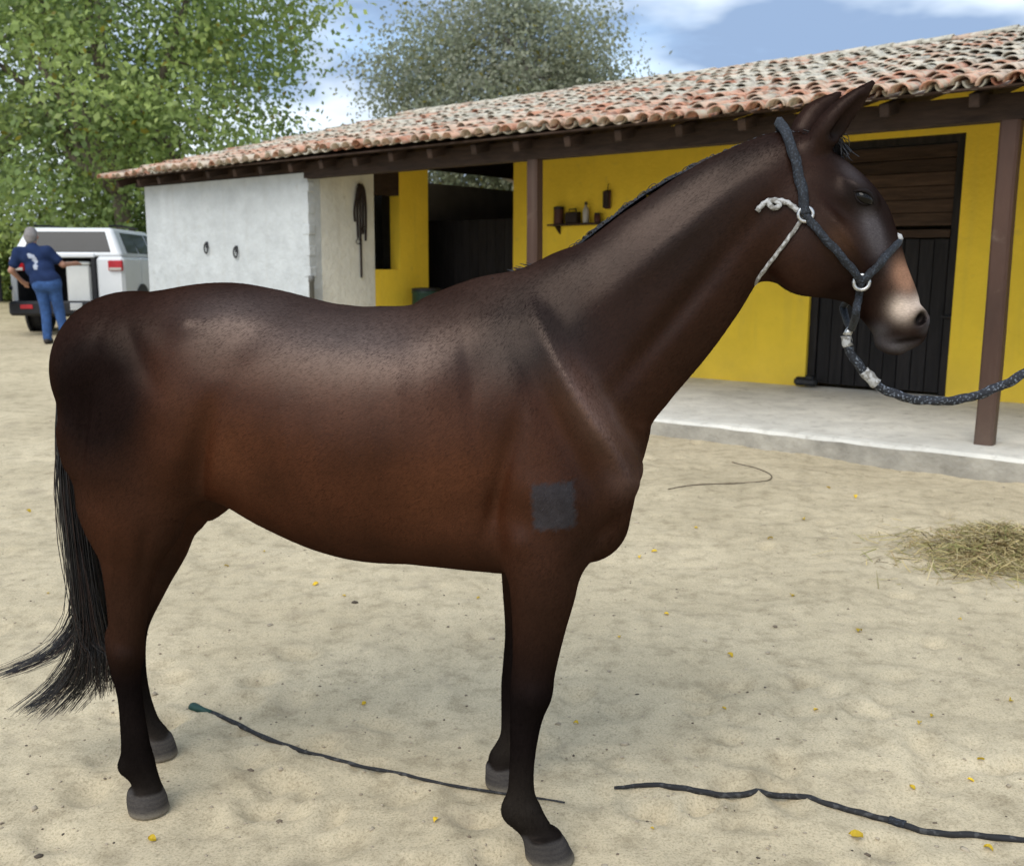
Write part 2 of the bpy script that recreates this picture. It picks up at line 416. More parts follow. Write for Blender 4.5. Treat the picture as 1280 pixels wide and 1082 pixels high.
def stable_pt(s, n, z):
    p = SO + s * E1 + n * E2; return np.array([p[0], p[1], z + TILT * s])

# verandah floor with a worn step (setting)
def build_floor():
    mb = MB(); r = np.random.default_rng(8)
    k = 90; ss = np.linspace(S_MIN - 0.6, 8.28, k); ns = [-0.455, -0.43, -0.36, 0.6, 1.7, WALL + 0.12]
    vs = []
    e = 0.035 * (vnoise(ss, ss * 0, 1.3, 21) - 0.5) + 0.03 * (vnoise(ss, ss * 0, 4.1, 22) - 0.5)
    for i, s in enumerate(ss):
        vs.append((-s, -0.47 + e[i] * 1.5, -0.12))
        for j, n in enumerate(ns):
            z = FLOOR - (0.035 if j == 0 else 0.010 if j == 1 else 0) + (0.004 * (r.random() - 0.5) if j > 1 else 0.010 * (r.random() - 0.5))
            vs.append((-s, n + (e[i] if j < 3 else 0), z))
    w = len(ns) + 1
    fs = [(i * w + j, (i + 1) * w + j, (i + 1) * w + j + 1, i * w + j + 1) for i in range(k - 1) for j in range(w - 1)]
    o = mesh_obj('verandah_floor', vs, fs, M_CONC, None, False)
    o.data.materials.append(M_CONC2)
    for p in o.data.polygons:
        if p.index % (w - 1) == 0: p.material_index = 1
    o.location = (SO[0], SO[1], 0); o.rotation_euler = (0, 0, STABLE_RZ); o['kind'] = 'structure'
    o['label'] = 'raised concrete floor under the stable eave with a worn pale front step'
build_floor()

def stable_walls():
    top = 3.55
    # yellow front wall in pieces round the openings
    spart('wall', M_YELLOW, (S_MIN, 1.15, WALL, WALL + 0.22, -0.2, top), label='yellow painted front wall')
    spart('wall', M_YELLOW, (1.15, 2.73, WALL, WALL + 0.22, 2.90, top))
    spart('wall', M_YELLOW, (2.73, 7.23, WALL, WALL + 0.22, -0.2, top))
    # white end room: front, return towards the verandah, gable wall, rear
    spart('wall', M_WHITE, (8.30, 12.30, 0.0, 0.2, -0.3, 2.68), label='whitewashed front wall of the end room')
    spart('wall', M_CREAM, (8.297, 8.50, 0.203, 1.12, -0.3, 2.80), label='grubby cream return wall of the end room')
    spart('wall', M_YELLOW, (8.30, 8.50, 1.12, 1.60, -0.3, 1.46), label='low yellow sill under the dark opening')
    spart('wall', M_YELLOW, (8.30, 8.50, 1.60, 2.16, -0.3, 2.95))
    spart('wall', M_WOOD, (8.31, 8.49, 1.12, 1.60, 2.48, 2.95))
    spart('wall', M_WHITE, (12.10, 12.297, 0.203, REAR_N, -0.3, 2.85))
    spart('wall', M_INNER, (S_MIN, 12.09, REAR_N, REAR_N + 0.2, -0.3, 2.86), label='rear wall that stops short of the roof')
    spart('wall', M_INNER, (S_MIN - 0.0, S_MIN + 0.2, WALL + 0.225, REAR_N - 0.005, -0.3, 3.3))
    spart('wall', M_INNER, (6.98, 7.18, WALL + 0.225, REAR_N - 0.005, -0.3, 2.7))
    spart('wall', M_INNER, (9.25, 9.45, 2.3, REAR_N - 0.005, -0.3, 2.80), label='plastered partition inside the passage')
    spart('partition_board', M_WOOD, (9.27, 9.43, 2.3, REAR_N - 0.005, 3.02, 3.5))
stable_walls()

# quoin blocks showing at the white corner
for i, z in enumerate(np.arange(0.55, 2.6, 0.27)):
    spart('corner_block', M_WHITE, (8.285 if i % 2 else 8.29, 8.42 if i % 2 else 8.36, -0.006, 0.10, z, z + 0.13), bev=0.008)

def plank_row(parent, m, s0, s1, n0, n1, z0, z1, count, vertical, gap=0.008):
    for i in range(count):
        j = random.uniform(-0.004, 0.004)
        if vertical:
            a = s0 + (s1 - s0) * i / count; b = s0 + (s1 - s0) * (i + 1) / count
            spart('plank', m, (a + gap / 2, b - gap / 2, n0 + j, n1 + j, z0, z1 - random.uniform(0, 0.012)), parent=parent, bev=0.004)
        else:
            a = z0 + (z1 - z0) * i / count; b = z0 + (z1 - z0) * (i + 1) / count
            spart('plank', m, (s0, s1, n0 + j, n1 + j, a + gap / 2, b - gap / 2), parent=parent, bev=0.004)

def doors():
    # big stable door: boarded upper leaf, black lower leaf
    fr = spart('door_frame', M_DOORD, (1.15, 1.24, WALL + 0.05, WALL + 0.16, FLOOR, 2.90), (2.64, 2.73, WALL + 0.05, WALL + 0.16, FLOOR, 2.90), (1.24, 2.64, WALL + 0.05, WALL + 0.16, 2.82, 2.90))
    up = spart('door', M_DOOR, (1.26, 2.62, WALL + 0.125, WALL + 0.15, 1.98, 2.80), label='brown boarded upper door leaf')
    plank_row(up, M_DOOR, 1.25, 2.63, WALL + 0.085, WALL + 0.12, 1.97, 2.81, 6, False)
    lo = spart('door', M_DOORD, (1.25, 2.63, WALL + 0.125, WALL + 0.15, 0.22, 1.82), label='black boarded lower door leaf')
    plank_row(lo, M_DOORD, 1.25, 2.63, WALL + 0.07, WALL + 0.115, FLOOR + 0.02, 1.84, 9, True)
    spart('rail', M_DOOR, (1.245, 2.635, WALL + 0.03, WALL + 0.118, 1.85, 1.93), parent=lo)
    h = MB(); p = (-1.19, WALL + 0.02, 1.02)
    h.box(p, (0.10, 0.03, 0.035), None, 0.006); h.tube([(p[0] + 0.03, p[1] - 0.02, p[2]), (p[0] - 0.06, p[1] - 0.03, p[2] + 0.005)], 0.012, 8); h.build('latch', M_IRON, lo)
    # gate inside the passage
    g = spart('gate', M_DOORD, (7.25, 9.2, WALL + 0.10, WALL + 0.14, 0.35, 2.18), label='dark half gate inside the passage')
    plank_row(g, M_DOORD, 7.26, 9.19, WALL + 0.05, WALL + 0.09, 0.3, 2.2, 11, True, 0.012)
doors()

def timbers():
    spart('beam', M_WOOD, (S_MIN, 8.28, -0.07, 0.07, 2.60, 2.79))
    spart('beam', M_WOOD, (8.29, 12.6, 0.02, 0.17, 2.69, 2.83))
    spart('wall_plate', M_WOOD, (S_MIN, 12.6, WALL + 0.03, WALL + 0.17, 3.50, 3.61))
    spart('ridge_beam', M_WOOD, (S_MIN, 12.6, RIDGE_N - 0.07, RIDGE_N + 0.07, RIDGE_Z - 0.30, RIDGE_Z - 0.13))
    for s in (-4.5, 0.0, 4.54):
        mb = MB(); z = np.linspace(FLOOR - 0.01, 2.60, 9)
        for a, b in zip(z[:-1], z[1:]): pass
        n = 4; vs = []
        for i, zz in enumerate(z):
            wx, wy = 0.068 + 0.004 * random.random(), 0.062 + 0.004 * random.random(); ox = 0.006 * math.sin(zz * 2.1 + s)
            for (a, b) in ((-1, -1), (1, -1), (1, 1), (-1, 1)):
                for (ca, cb) in (((1, 0.72)), ((0.72, 1))) if a * b > 0 else (((0.72, 1)), ((1, 0.72))):
                    vs.append((-s + ox + a * wx * ca, b * wy * cb, zz))
        n = 8
        fs = [(i * n + j, i * n + (j + 1) % n, (i + 1) * n + (j + 1) % n, (i + 1) * n + j) for i in range(len(z) - 1) for j in range(n)]
        fs += [tuple(range(n - 1, -1, -1)), tuple((len(z) - 1) * n + j for j in range(n))]
        mb.add(vs, fs); mb.build('post', M_POST, stable)
    # rafters
    L = math.hypot(RIDGE_N - EAVE_N, RIDGE_Z - EAVE_Z); ang = math.atan(SLOPE)
    rot = Matrix.Rotation(ang, 3, 'X')
    proto = None
    for s in np.arange(S_MIN + 0.25, 12.7, 0.62):
        if proto is None:
            mb = MB(); mb.box((0, 0, 0), (0.075, L - 0.10, 0.10), None, 0.006); proto = mb.build('rafter', M_WOOD, stable); o = proto
        else:
            o = proto.copy(); COL.objects.link(o)
        o.location = (-s, (EAVE_N + RIDGE_N) / 2 + 0.09, (EAVE_Z + RIDGE_Z) / 2 - 0.085 + 0.01 * random.uniform(-1, 1))
        o.rotation_euler = (ang, 0, 0.01 * random.uniform(-1, 1))
    # battens under the tiles
    for n in np.arange(EAVE_N + 0.12, RIDGE_N, 0.36):
        mb = MB(); mb.box((-(S_MIN + S_MAX) / 2, n, roof_z(n) - 0.018), (S_MAX - S_MIN - 0.1, 0.05, 0.026), rot); mb.build('batten', M_WOOD, stable)
timbers()

# ------------------------------------------------------------------ roof tiles
def tile_material(name, per_object):
    m = bpy.data.materials.new(name); m.use_nodes = True; n, l = m.node_tree.nodes, m.node_tree.links
    p = n['Principled BSDF']; p.inputs['Roughness'].default_value = 0.9; p.inputs['Specular IOR Level'].default_value = 0.15
    if per_object:
        oi = n.new('ShaderNodeObjectInfo'); src = oi.outputs['Random']
        ramp = n.new('ShaderNodeValToRGB'); l.new(src, ramp.inputs[0]); e = ramp.color_ramp.elements
        e[0].position = 0; e[0].color = (0.40, 0.19, 0.125, 1); e[1].position = 1; e[1].color = (0.60, 0.50, 0.40, 1)
        for ps, c in ((0.25, (0.54, 0.28, 0.185)), (0.5, (0.60, 0.35, 0.245)), (0.75, (0.62, 0.45, 0.34))):
            x = e.new(ps); x.color = (*c, 1)
        base = ramp.outputs[0]
    else:
        at = n.new('ShaderNodeAttribute'); at.attribute_name = 'tint'; base = at.outputs['Color']
    t = n.new('ShaderNodeTexCoord'); ge = n.new('ShaderNodeNewGeometry')
    ns = n.new('ShaderNodeTexNoise'); ns.inputs['Scale'].default_value = 5.5; ns.inputs['Detail'].default_value = 8; ns.inputs['Roughness'].default_value = 0.7
    l.new(ge.outputs['Position'], ns.inputs['Vector'])
    r = n.new('ShaderNodeValToRGB'); l.new(ns.outputs['Fac'], r.inputs[0]); r.color_ramp.elements[0].position = 0.46; r.color_ramp.elements[1].position = 0.62
    mx = n.new('ShaderNodeMix'); mx.data_type = 'RGBA'; l.new(r.outputs[0], mx.inputs['Factor']); l.new(base, mx.inputs['A']); mx.inputs['B'].default_value = (0.46, 0.42, 0.33, 1) if per_object else (0.56, 0.53, 0.44, 1)
    ns2 = n.new('ShaderNodeTexNoise'); ns2.inputs['Scale'].default_value = 13; ns2.inputs['Detail'].default_value = 6; l.new(ge.outputs['Position'], ns2.inputs['Vector'])
    r2 = n.new('ShaderNodeValToRGB'); l.new(ns2.outputs['Fac'], r2.inputs[0]); r2.color_ramp.elements[0].position = 0.34; r2.color_ramp.elements[0].color = (0.32, 0.30, 0.28, 1); r2.color_ramp.elements[1].position = 0.5
    mm = n.new('ShaderNodeMix'); mm.data_type = 'RGBA'; mm.blend_type = 'MULTIPLY'; mm.inputs['Factor'].default_value = 0.75
    l.new(mx.outputs['Result'], mm.inputs['A']); l.new(r2.outputs[0], mm.inputs['B']); l.new(mm.outputs['Result'], p.inputs['Base Color'])
    b = n.new('ShaderNodeBump'); b.inputs['Strength'].default_value = 0.4; b.inputs['Distance'].default_value = 0.01; l.new(ns2.outputs['Fac'], b.inputs['Height']); l.new(b.outputs[0], p.inputs['Normal'])
    return m
def barrel(length=0.46, r0=0.084, r1=0.066, thick=0.014, seg=7):
    """half-barrel clay tile: x across, y along (y=0 lower end), arch up"""
    vs, fs = [], []
    for (y, ro) in ((0, r0), (length, r1)):
        for rr in (ro, ro - thick):
            for k in range(seg + 1):
                a = math.pi * k / seg; vs.append((rr * math.cos(a), y, 0.82 * rr * math.sin(a)))
    w = seg + 1; A, B, C, D = 0, w, 2 * w, 3 * w
    for k in range(seg):
        fs += [(A + k, A + k + 1, C + k + 1, C + k), (B + k + 1, B + k, D + k, D + k + 1), (A + k + 1, A + k, B + k, B + k + 1), (C + k, C + k + 1, D + k + 1, D + k)]
    fs += [(A, C, D, B), (A + seg, B + seg, D + seg, C + seg)]
    return np.array(vs), np.array(fs)
def build_roof():
    roof = spart('roof', M_WOOD, (S_MIN, S_MAX - 0.1, 0, 0.01, 0, 0.01))       # replaced below by the boarding
    me = bpy.data.meshes.new('roof'); mb = MB()
    ang = math.atan(SLOPE)
    for sgn in (1, -1):
        n0, n1 = (EAVE_N + 0.06, RIDGE_N) if sgn > 0 else (RIDGE_N, 2 * RIDGE_N - EAVE_N)
        za, zb = roof_z(n0) - 0.004, roof_z(n1) - 0.004
        x0, x1 = -(S_MAX - 0.05), -S_MIN
        mb.add([(x0, n0, za), (x1, n0, za), (x1, n1, zb), (x0, n1, zb), (x0, n0, za - 0.012), (x1, n0, za - 0.012), (x1, n1, zb - 0.012), (x0, n1, zb - 0.012)],
               [(0, 1, 2, 3), (7, 6, 5, 4), (0, 4, 5, 1), (2, 6, 7, 3), (1, 5, 6, 2), (0, 3, 7, 4)])
    me.from_pydata(mb.v, [], mb.f); me.materials.append(M_WOOD); old = roof.data; roof.data = me; bpy.data.meshes.remove(old)
    roof['label'] = 'weathered clay barrel tile roof'
    mo, ms = tile_material('clay_tile', True), tile_material('lichened_clay_tile', False)
    tv, tf = barrel(); proto = bpy.data.meshes.new('tile'); proto.from_pydata(tv.tolist(), [], tf.tolist()); proto.materials.append(mo)
    proto.polygons.foreach_set('use_smooth', [True] * len(proto.polygons))
    pitch, rows, step = 0.192, 16, 0.385
    cols = int((S_MAX - S_MIN) / pitch); r = np.random.default_rng(3)
    V, Fq, T = [], [], []; nv = 0
    clay = np.array([[0.40, 0.18, 0.115], [0.52, 0.27, 0.175], [0.48, 0.36, 0.27], [0.58, 0.52, 0.42], [0.47, 0.44, 0.36], [0.58, 0.37, 0.26]])
    count = 0
    for side in (1, -1):
        for row in range(rows):
            for c in range(cols + 1):
                s = S_MIN + 0.1 + c * pitch + r.normal(0, 0.012) + 0.03 * math.sin(row * 0.7)
                d = row * step + r.normal(0, 0.022) + (0.05 * math.sin(c * 0.31) + 0.035 * math.sin(c * 1.27) if row == 0 else 0)
                sag = -0.03 * math.sin(s * 0.55 + 1) + 0.012 * math.sin(s * 1.9)
                n = EAVE_N - 0.05 + d * math.cos(ang)
                z = roof_z(EAVE_N) + (d - 0.05) * math.sin(ang) + 0.046 + sag + r.normal(0, 0.006)
                yaw, roll, tip = r.normal(0, 0.045), r.normal(0, 0.06), r.normal(0, 0.02)
                if side > 0 and row < 4 and s > -1.2 and count < 300:
                    o = bpy.data.objects.new('tile', proto); COL.objects.link(o); o.parent = roof
                    o.location = (-s, n, z); o.rotation_euler = (ang - 0.045 + tip, roll, yaw); count += 1; 
                    continue
                R = (Matrix.Rotation(yaw, 3, 'Z') @ Matrix.Rotation(roll, 3, 'Y') @ Matrix.Rotation(ang - 0.045 + tip, 3, 'X'))
                P = tv @ np.array(R).T + np.array([-s, n, z])
                if side < 0: P[:, 1] = 2 * RIDGE_N - P[:, 1]
                V.append(P); Fq.append(tf + nv if side > 0 else tf[:, ::-1] + nv); nv += len(P)
                w = min(1.0, row / 3.5); k = r.random()
                tint = clay[r.choice(6, p=np.array([0.22, 0.3, 0.2, 0.06, 0.04, 0.18]) * (1 - w) + np.array([0.05, 0.09, 0.22, 0.31, 0.25, 0.08]) * w)] * r.uniform(0.8, 1.15)
                T.append(np.repeat(tint[None], len(P), 0))
    # channel tiles between the covers, upside down, only their lower lips show
    cv = tv.copy(); cv[:, 2] *= -1; cf = tf[:, ::-1]
    for row in range(rows):
        for c in range(cols):
            s = S_MIN + 0.1 + (c + 0.5) * pitch; d = row * step
            P = cv @ np.array(Matrix.Rotation(ang - 0.03, 3, 'X')).T + np.array([-s, EAVE_N + 0.05 + d * math.cos(ang), roof_z(EAVE_N) + (d + 0.07) * math.sin(ang) + 0.072 - 0.03 * math.sin(s * 0.55 + 1)])
            V.append(P); Fq.append(cf + nv); nv += len(P); T.append(np.repeat((clay[r.integers(0, 5)] * 0.8)[None], len(P), 0))  # channel tint darkened so the gaps between covers look shaded
    # ridge caps
    for c in range(int((S_MAX - S_MIN) / 0.38)):
        s = S_MIN + c * 0.38
        P = (tv * [1.5, 1, 1.3]) @ np.array(Matrix.Rotation(math.pi / 2, 3, 'Z')).T + np.array([-s, RIDGE_N, RIDGE_Z + 0.03 + r.normal(0, 0.006)])
        V.append(P); Fq.append(tf + nv); nv += len(P); T.append(np.repeat((clay[r.integers(2, 5)])[None], len(P), 0))
    me = np_mesh('tiles', np.concatenate(V), np.concatenate(Fq), ms); point_color(me, 'tint', np.concatenate(T))
    o = link(bpy.data.objects.new('tiles', me), roof); o['kind'] = 'stuff'
build_roof()

# ------------------------------------------------------------------ things on the stable
def wx(s, n, z): return tuple(stable_pt(s, n, z))
def facing(name, s, n, z, label, cat, group=None): return empty(name, wx(s, n, z), STABLE_RZ, label, cat, group)
M_LEATH = mat('old_leather', (0.030, 0.018, 0.014), 0.6, 0.4, 14, 0.3)
M_BOTTLE = mat('pale_plastic', (0.50, 0.47, 0.42), 0.5, 0.15, 9, 0.05)
M_BROWN = mat('brown_enamel', (0.085, 0.030, 0.022), 0.5, 0.3, 9, 0.1)
M_GREENP = mat('dark_green_plastic', (0.012, 0.035, 0.022), 0.45, 0.3, 9, 0.05)
def shelf_things():
    t = facing('wall_shelf', 6.0, WALL, 2.08, 'small dark wooden shelf fixed to the yellow wall', 'shelf')
    mb = MB(); mb.box((0, -0.075, 0.0), (0.95, 0.15, 0.025), None, 0.004); mb.build('board', M_WOOD, t)
    for x in (-0.36, 0.36):
        mb = MB(); mb.prism([(0.0, -0.014), (-0.12, -0.014), (0.0, -0.12)], x - 0.012, x + 0.012, 'x'); mb.build('bracket', M_WOOD, t)
    z = 2.08 + 0.0125
    t = facing('storage_tin', 6.33, WALL - 0.075, z, 'squat dark brown tin at the end of the wall shelf', 'tin')
    mb = MB(); mb.lathe([(0.066, 0), (0.068, 0.01), (0.068, 0.19), (0.06, 0.205)], (0, 0, 0), 18); mb.build('can', M_BROWN, t)
    mb = MB(); mb.lathe([(0.070, 0.195), (0.070, 0.225), (0.03, 0.235)], (0, 0, 0), 18); mb.build('lid', M_IRON, t)
    t = facing('grooming_box', 6.09, WALL - 0.075, z, 'black grooming box beside the brown tin on the shelf', 'box')
    mb = MB(); mb.box((0, 0, 0.075), (0.20, 0.11, 0.15), None, 0.012); mb.build('case', M_LEATH, t)
    mb = MB(); mb.tube([(-0.06, 0, 0.149), (-0.055, 0, 0.19), (0.055, 0, 0.19), (0.06, 0, 0.149)], 0.008, 6); mb.build('handle', M_IRON, t)
    t = facing('spray_bottle', 5.87, WALL - 0.075, z, 'pale plastic bottle standing on the wall shelf', 'bottle')
    mb = MB(); mb.lathe([(0.038, 0), (0.042, 0.012), (0.042, 0.16), (0.030, 0.20), (0.016, 0.215), (0.016, 0.24)], (0, 0, 0), 18); mb.build('bottle_body', M_BOTTLE, t, True)
    mb = MB(); mb.lathe([(0.02, 0.235), (0.02, 0.275), (0.012, 0.28)], (0, 0, 0), 12); mb.build('cap', M_IRON, t)
    t = facing('hoof_oil_jar', 5.68, WALL - 0.075, z, 'small reddish brown jar on the wall shelf', 'jar')
    mb = MB(); mb.lathe([(0.042, 0), (0.046, 0.012), (0.046, 0.09), (0.036, 0.105)], (0, 0, 0), 16); mb.build('glass', M_BROWN, t, True)
    mb = MB(); mb.lathe([(0.042, 0.10), (0.042, 0.13)], (0, 0, 0), 16); mb.build('lid', M_LEATH, t)
    t = facing('hanging_brush', 5.55, WALL, 2.36, 'brown wooden brush hung on the yellow wall above the shelf', 'brush')
    mb = MB(); mb.box((0, -0.035, 0.03), (0.10, 0.04, 0.24), None, 0.014); mb.build('back', M_BROWN, t)
    mb = MB(); mb.box((0, -0.072, 0.03), (0.085, 0.034, 0.215), None, 0.006); mb.build('bristles', M_LEATH, t)
    mb = MB(); mb.tube([(0, -0.003, 0.23), (0, -0.03, 0.225), (0, -0.035, 0.14)], 0.005, 6); mb.build('hook', M_IRON, t)
shelf_things()
def tack_and_rings():
    # bridle hanging on the cream return wall (faces the near end: local -s side)
    p = wx(8.29, 0.86, 2.55)
    t = empty('hanging_bridle', p, STABLE_RZ, 'dark leather bridle hanging on the cream wall of the end room', 'bridle')
    mb = MB(); mb.box((0.03, 0, 0.0), (0.06, 0.05, 0.06), None, 0.008); mb.build('peg', M_WOOD, t)
    for i in range(5):
        y = -0.10 + 0.05 * i; L = 0.45 + 0.35 * random.random() if i != 2 else 1.2
        mb = MB(); pts = [(0.05, 0.2 * y, 0.04), (0.055, 0.6 * y, -0.05), (0.03, y, -0.30), (0.022, y * 0.9, -L)]
        q = catmull(pts, 5)
        mb.tube(q, [0.016] * len(q), 6); mb.build('strap', M_LEATH, t)
    for i, (y, z) in enumerate(((0.05, -0.55), (-0.05, -0.72))):
        mb = MB(); q = [(0.03, y + 0.035 * math.cos(a), z + 0.035 * math.sin(a)) for a in np.linspace(0, 6.283, 13)]; mb.tube(q, 0.006, 6, False); mb.build('ring', M_IRON, t)
    for s, z, wh in ((10.62, 1.73, 'farther from the corner blocks'), (9.89, 1.67, 'nearer the corner blocks')):
        t = facing('tethering_ring', s, 0.0, z, 'dark iron tethering ring on the whitewashed wall, ' + wh, 'ring', 'tethering rings on the white wall')
        mb = MB(); mb.box((0, -0.012, 0.06), (0.05, 0.024, 0.09), None, 0.006); mb.build('plate', M_IRON, t)
        mb = MB(); q = [(0.045 * math.sin(a), -0.03, 0.01 + 0.07 * math.cos(a)) for a in np.linspace(0, 6.283, 15)]; mb.tube(q, 0.011, 6, False); mb.build('loop', M_IRON, t)
    t = facing('drain_pipe', 8.22, -0.03, 0.3, 'short grey pipe standing against the white wall corner', 'pipe')
    z0 = 0.0
    mb = MB(); mb.lathe([(0.032, -0.25), (0.032, 1.0), (0.04, 1.0), (0.04, 1.08), (0.03, 1.08)], (0, 0, 0), 14); mb.build('tube', mat('grey_pipe', (0.16, 0.16, 0.15), 0.6, 0.2), t, True)
    mb = MB(); mb.box((-0.03, 0.02, 0.7), (0.09, 0.03, 0.03), None, 0.004); mb.build('clamp', M_IRON, t)
    # can on the sill of the dark opening
    t = facing('feed_can', 8.15, 1.75, FLOOR, 'dark green feed drum standing in the shaded verandah corner', 'drum')
    mb = MB(); mb.lathe([(0.20, 0), (0.21, 0.02), (0.21, 0.40), (0.222, 0.42), (0.21, 0.44), (0.21, 0.95), (0.222, 0.97), (0.20, 0.99)], (0.24, 0, 0), 24); mb.build('drum_body', M_GREENP, t, True)
    mb = MB(); mb.lathe([(0.215, 0.985), (0.215, 1.02), (0.1, 1.03)], (0.24, 0, 0), 24); mb.build('lid', M_BLACK, t)
    t = facing('door_stone', 2.66, WALL - 0.12, FLOOR, 'black stone wedged at the foot of the stable door', 'stone')
    mb = MB(); mb.box((0, 0, 0.05), (0.26, 0.12, 0.10), Matrix.Rotation(0.2, 3, 'Z'), 0.03); mb.box((0.06, -0.03, 0.10), (0.10, 0.09, 0.06), None, 0.02); mb.build('lump', M_IRON, t)
tack_and_rings()

# ------------------------------------------------------------------ horse: a frame u (towards the head), v (towards its right side), z
HYAW = math.radians(10.5); HO = np.array([-0.516, 2.612, 0.0])
HU = np.array([math.cos(HYAW), -math.sin(HYAW), 0.0]); HV = np.array([-math.sin(HYAW), -math.cos(HYAW), 0.0])
def hp(px, py, v=0.0):
    p = on_plane(px, py, HO + v * HV, HV) - HO
    return np.array([p @ HU, p[2]])
def h2w(u, v, z): return HO + u * HU + v * HV + np.array([0, 0, z])

def nodes_from_pairs(rows):
    """rows of (edge pixel, opposite edge pixel, v, lateral radius) -> arrays u,z,v,a,b"""
    A = np.array([hp(*r[0], r[2]) for r in rows]); B = np.array([hp(*r[1], r[2]) for r in rows])
    C = (A + B) / 2; half = np.linalg.norm(A - B, axis=1) / 2
    T = np.gradient(C, axis=0); T /= np.linalg.norm(T, axis=1)[:, None]
    Un = (A - B) / (2 * half[:, None]); cr = np.abs(T[:, 0] * Un[:, 1] - T[:, 1] * Un[:, 0])
    return np.stack([C[:, 0], C[:, 1], [r[2] for r in rows], half * cr, [r[3] for r in rows]], 1)

TRUNK = [((172, 364), (172, 545), 0, .195), ((255, 349), (250, 596), 0, .240), ((320, 353), (310, 628), 0, .266), ((395, 370), (385, 672), 0, .278),
         ((465, 382), (455, 696), 0, .280), ((540, 379), (535, 701), 0, .268), ((590, 358), (592, 703), 0, .24), ((622, 350), (622, 700), 0, .22)]
WITHERS = [((560, 372), (560, 470), 0, .10), ((610, 347), (615, 450), 0, .085), ((655, 338), (670, 440), 0, .075), ((690, 326), (720, 430), 0, .07)]
BRISKET = [((560, 590), (560, 690), 0, .19), ((620, 600), (620, 706), 0, .18), ((690, 590), (680, 712), 0, .16), ((745, 590), (718, 702), 0, .13)]
NECK = [((575, 481), (797, 578), 0, .16), ((604, 421), (822, 516), 0, .145), ((670, 345), (836, 504), 0, .12), ((752, 280), (846, 484), 0, .098), ((805, 239), (887, 430), 0, .086), ((865, 205), (920, 375), 0, .077), ((925, 178), (945, 352), 0, .073), ((972, 162), (975, 335), 0, .070)]
HEAD = [((988, 163), (968, 340), 0, .072), ((1045, 192), (990, 368), 0, .090), ((1078, 228), (1030, 392), 0, .088), ((1099, 270), (1060, 398), 0, .070), ((1118, 308), (1075, 402), 0, .057), ((1136, 345), (1086, 416), 0, .052), ((1142, 368), (1098, 428), 0, .055), ((1148, 382), (1108, 432), 0, .053)]
NF = .165; FF = -.165
FORE_N = [((735, 625), (640, 625), .135, .09), ((728, 690), (632, 690), .15, .085), ((721, 735), (637, 735), .16, .072), ((708, 780), (640, 785), .165, .060), ((697, 825), (640, 830), .168, .050), ((689, 865), (637, 868), .17, .046), ((677, 902), (637, 905), .17, .033), ((669, 945), (637, 950), .17, .028), ((668, 985), (635, 985), .17, .029), ((676, 1008), (631, 1016), .17, .039), ((690, 1034), (656, 1044), .17, .032), ((708, 1055), (657, 1066), .17, .044)]
THIGH_N = [((232, 468), (80, 478), .092, .12), ((262, 530), (70, 510), .115, .125), ((258, 595), (86, 575), .135, .115), ((228, 645), (103, 630), .145, .09), ((206, 678), (121, 668), .15, .07), ((189, 722), (133, 735), .15, .055), ((181, 775), (138, 785), .15, .046), ((174, 825), (139, 825), .15, .042), ((176, 868), (149, 870), .15, .032), ((184, 918), (153, 924), .15, .030), ((191, 948), (155, 958), .15, .036), ((198, 974), (167, 980), .15, .032), ((206, 992), (162, 1000), .15, .044)]
def shifted(c, half, v, b): return ((c[0] + half, c[1]), (c[0] - half, c[1]), v, b)
FORE_F = [shifted((668, 690), 44, -.15, .085), shifted((664, 735), 36, -.16, .07), shifted((660, 790), 29, -.165, .058), shifted((653, 835), 25, -.17, .048), shifted((650, 862), 24, -.17, .044), shifted((645, 895), 19, -.17, .036), shifted((640, 922), 16, -.17, .031), shifted((632, 945), 19, -.17, .037), shifted((630, 962), 18, -.17, .037), shifted((630, 970), 21, -.17, .044)]
HIND_F = [shifted((205, 640), 50, -.145, .09), shifted((197, 682), 37, -.15, .07), shifted((182, 730), 27, -.15, .055), shifted((166, 780), 19, -.15, .045), shifted((164, 825), 16, -.15, .041), shifted((173, 868), 13, -.15, .032), shifted((184, 902), 14, -.15, .031), shifted((194, 920), 17, -.15, .037), shifted((198, 932), 18, -.15, .042)]

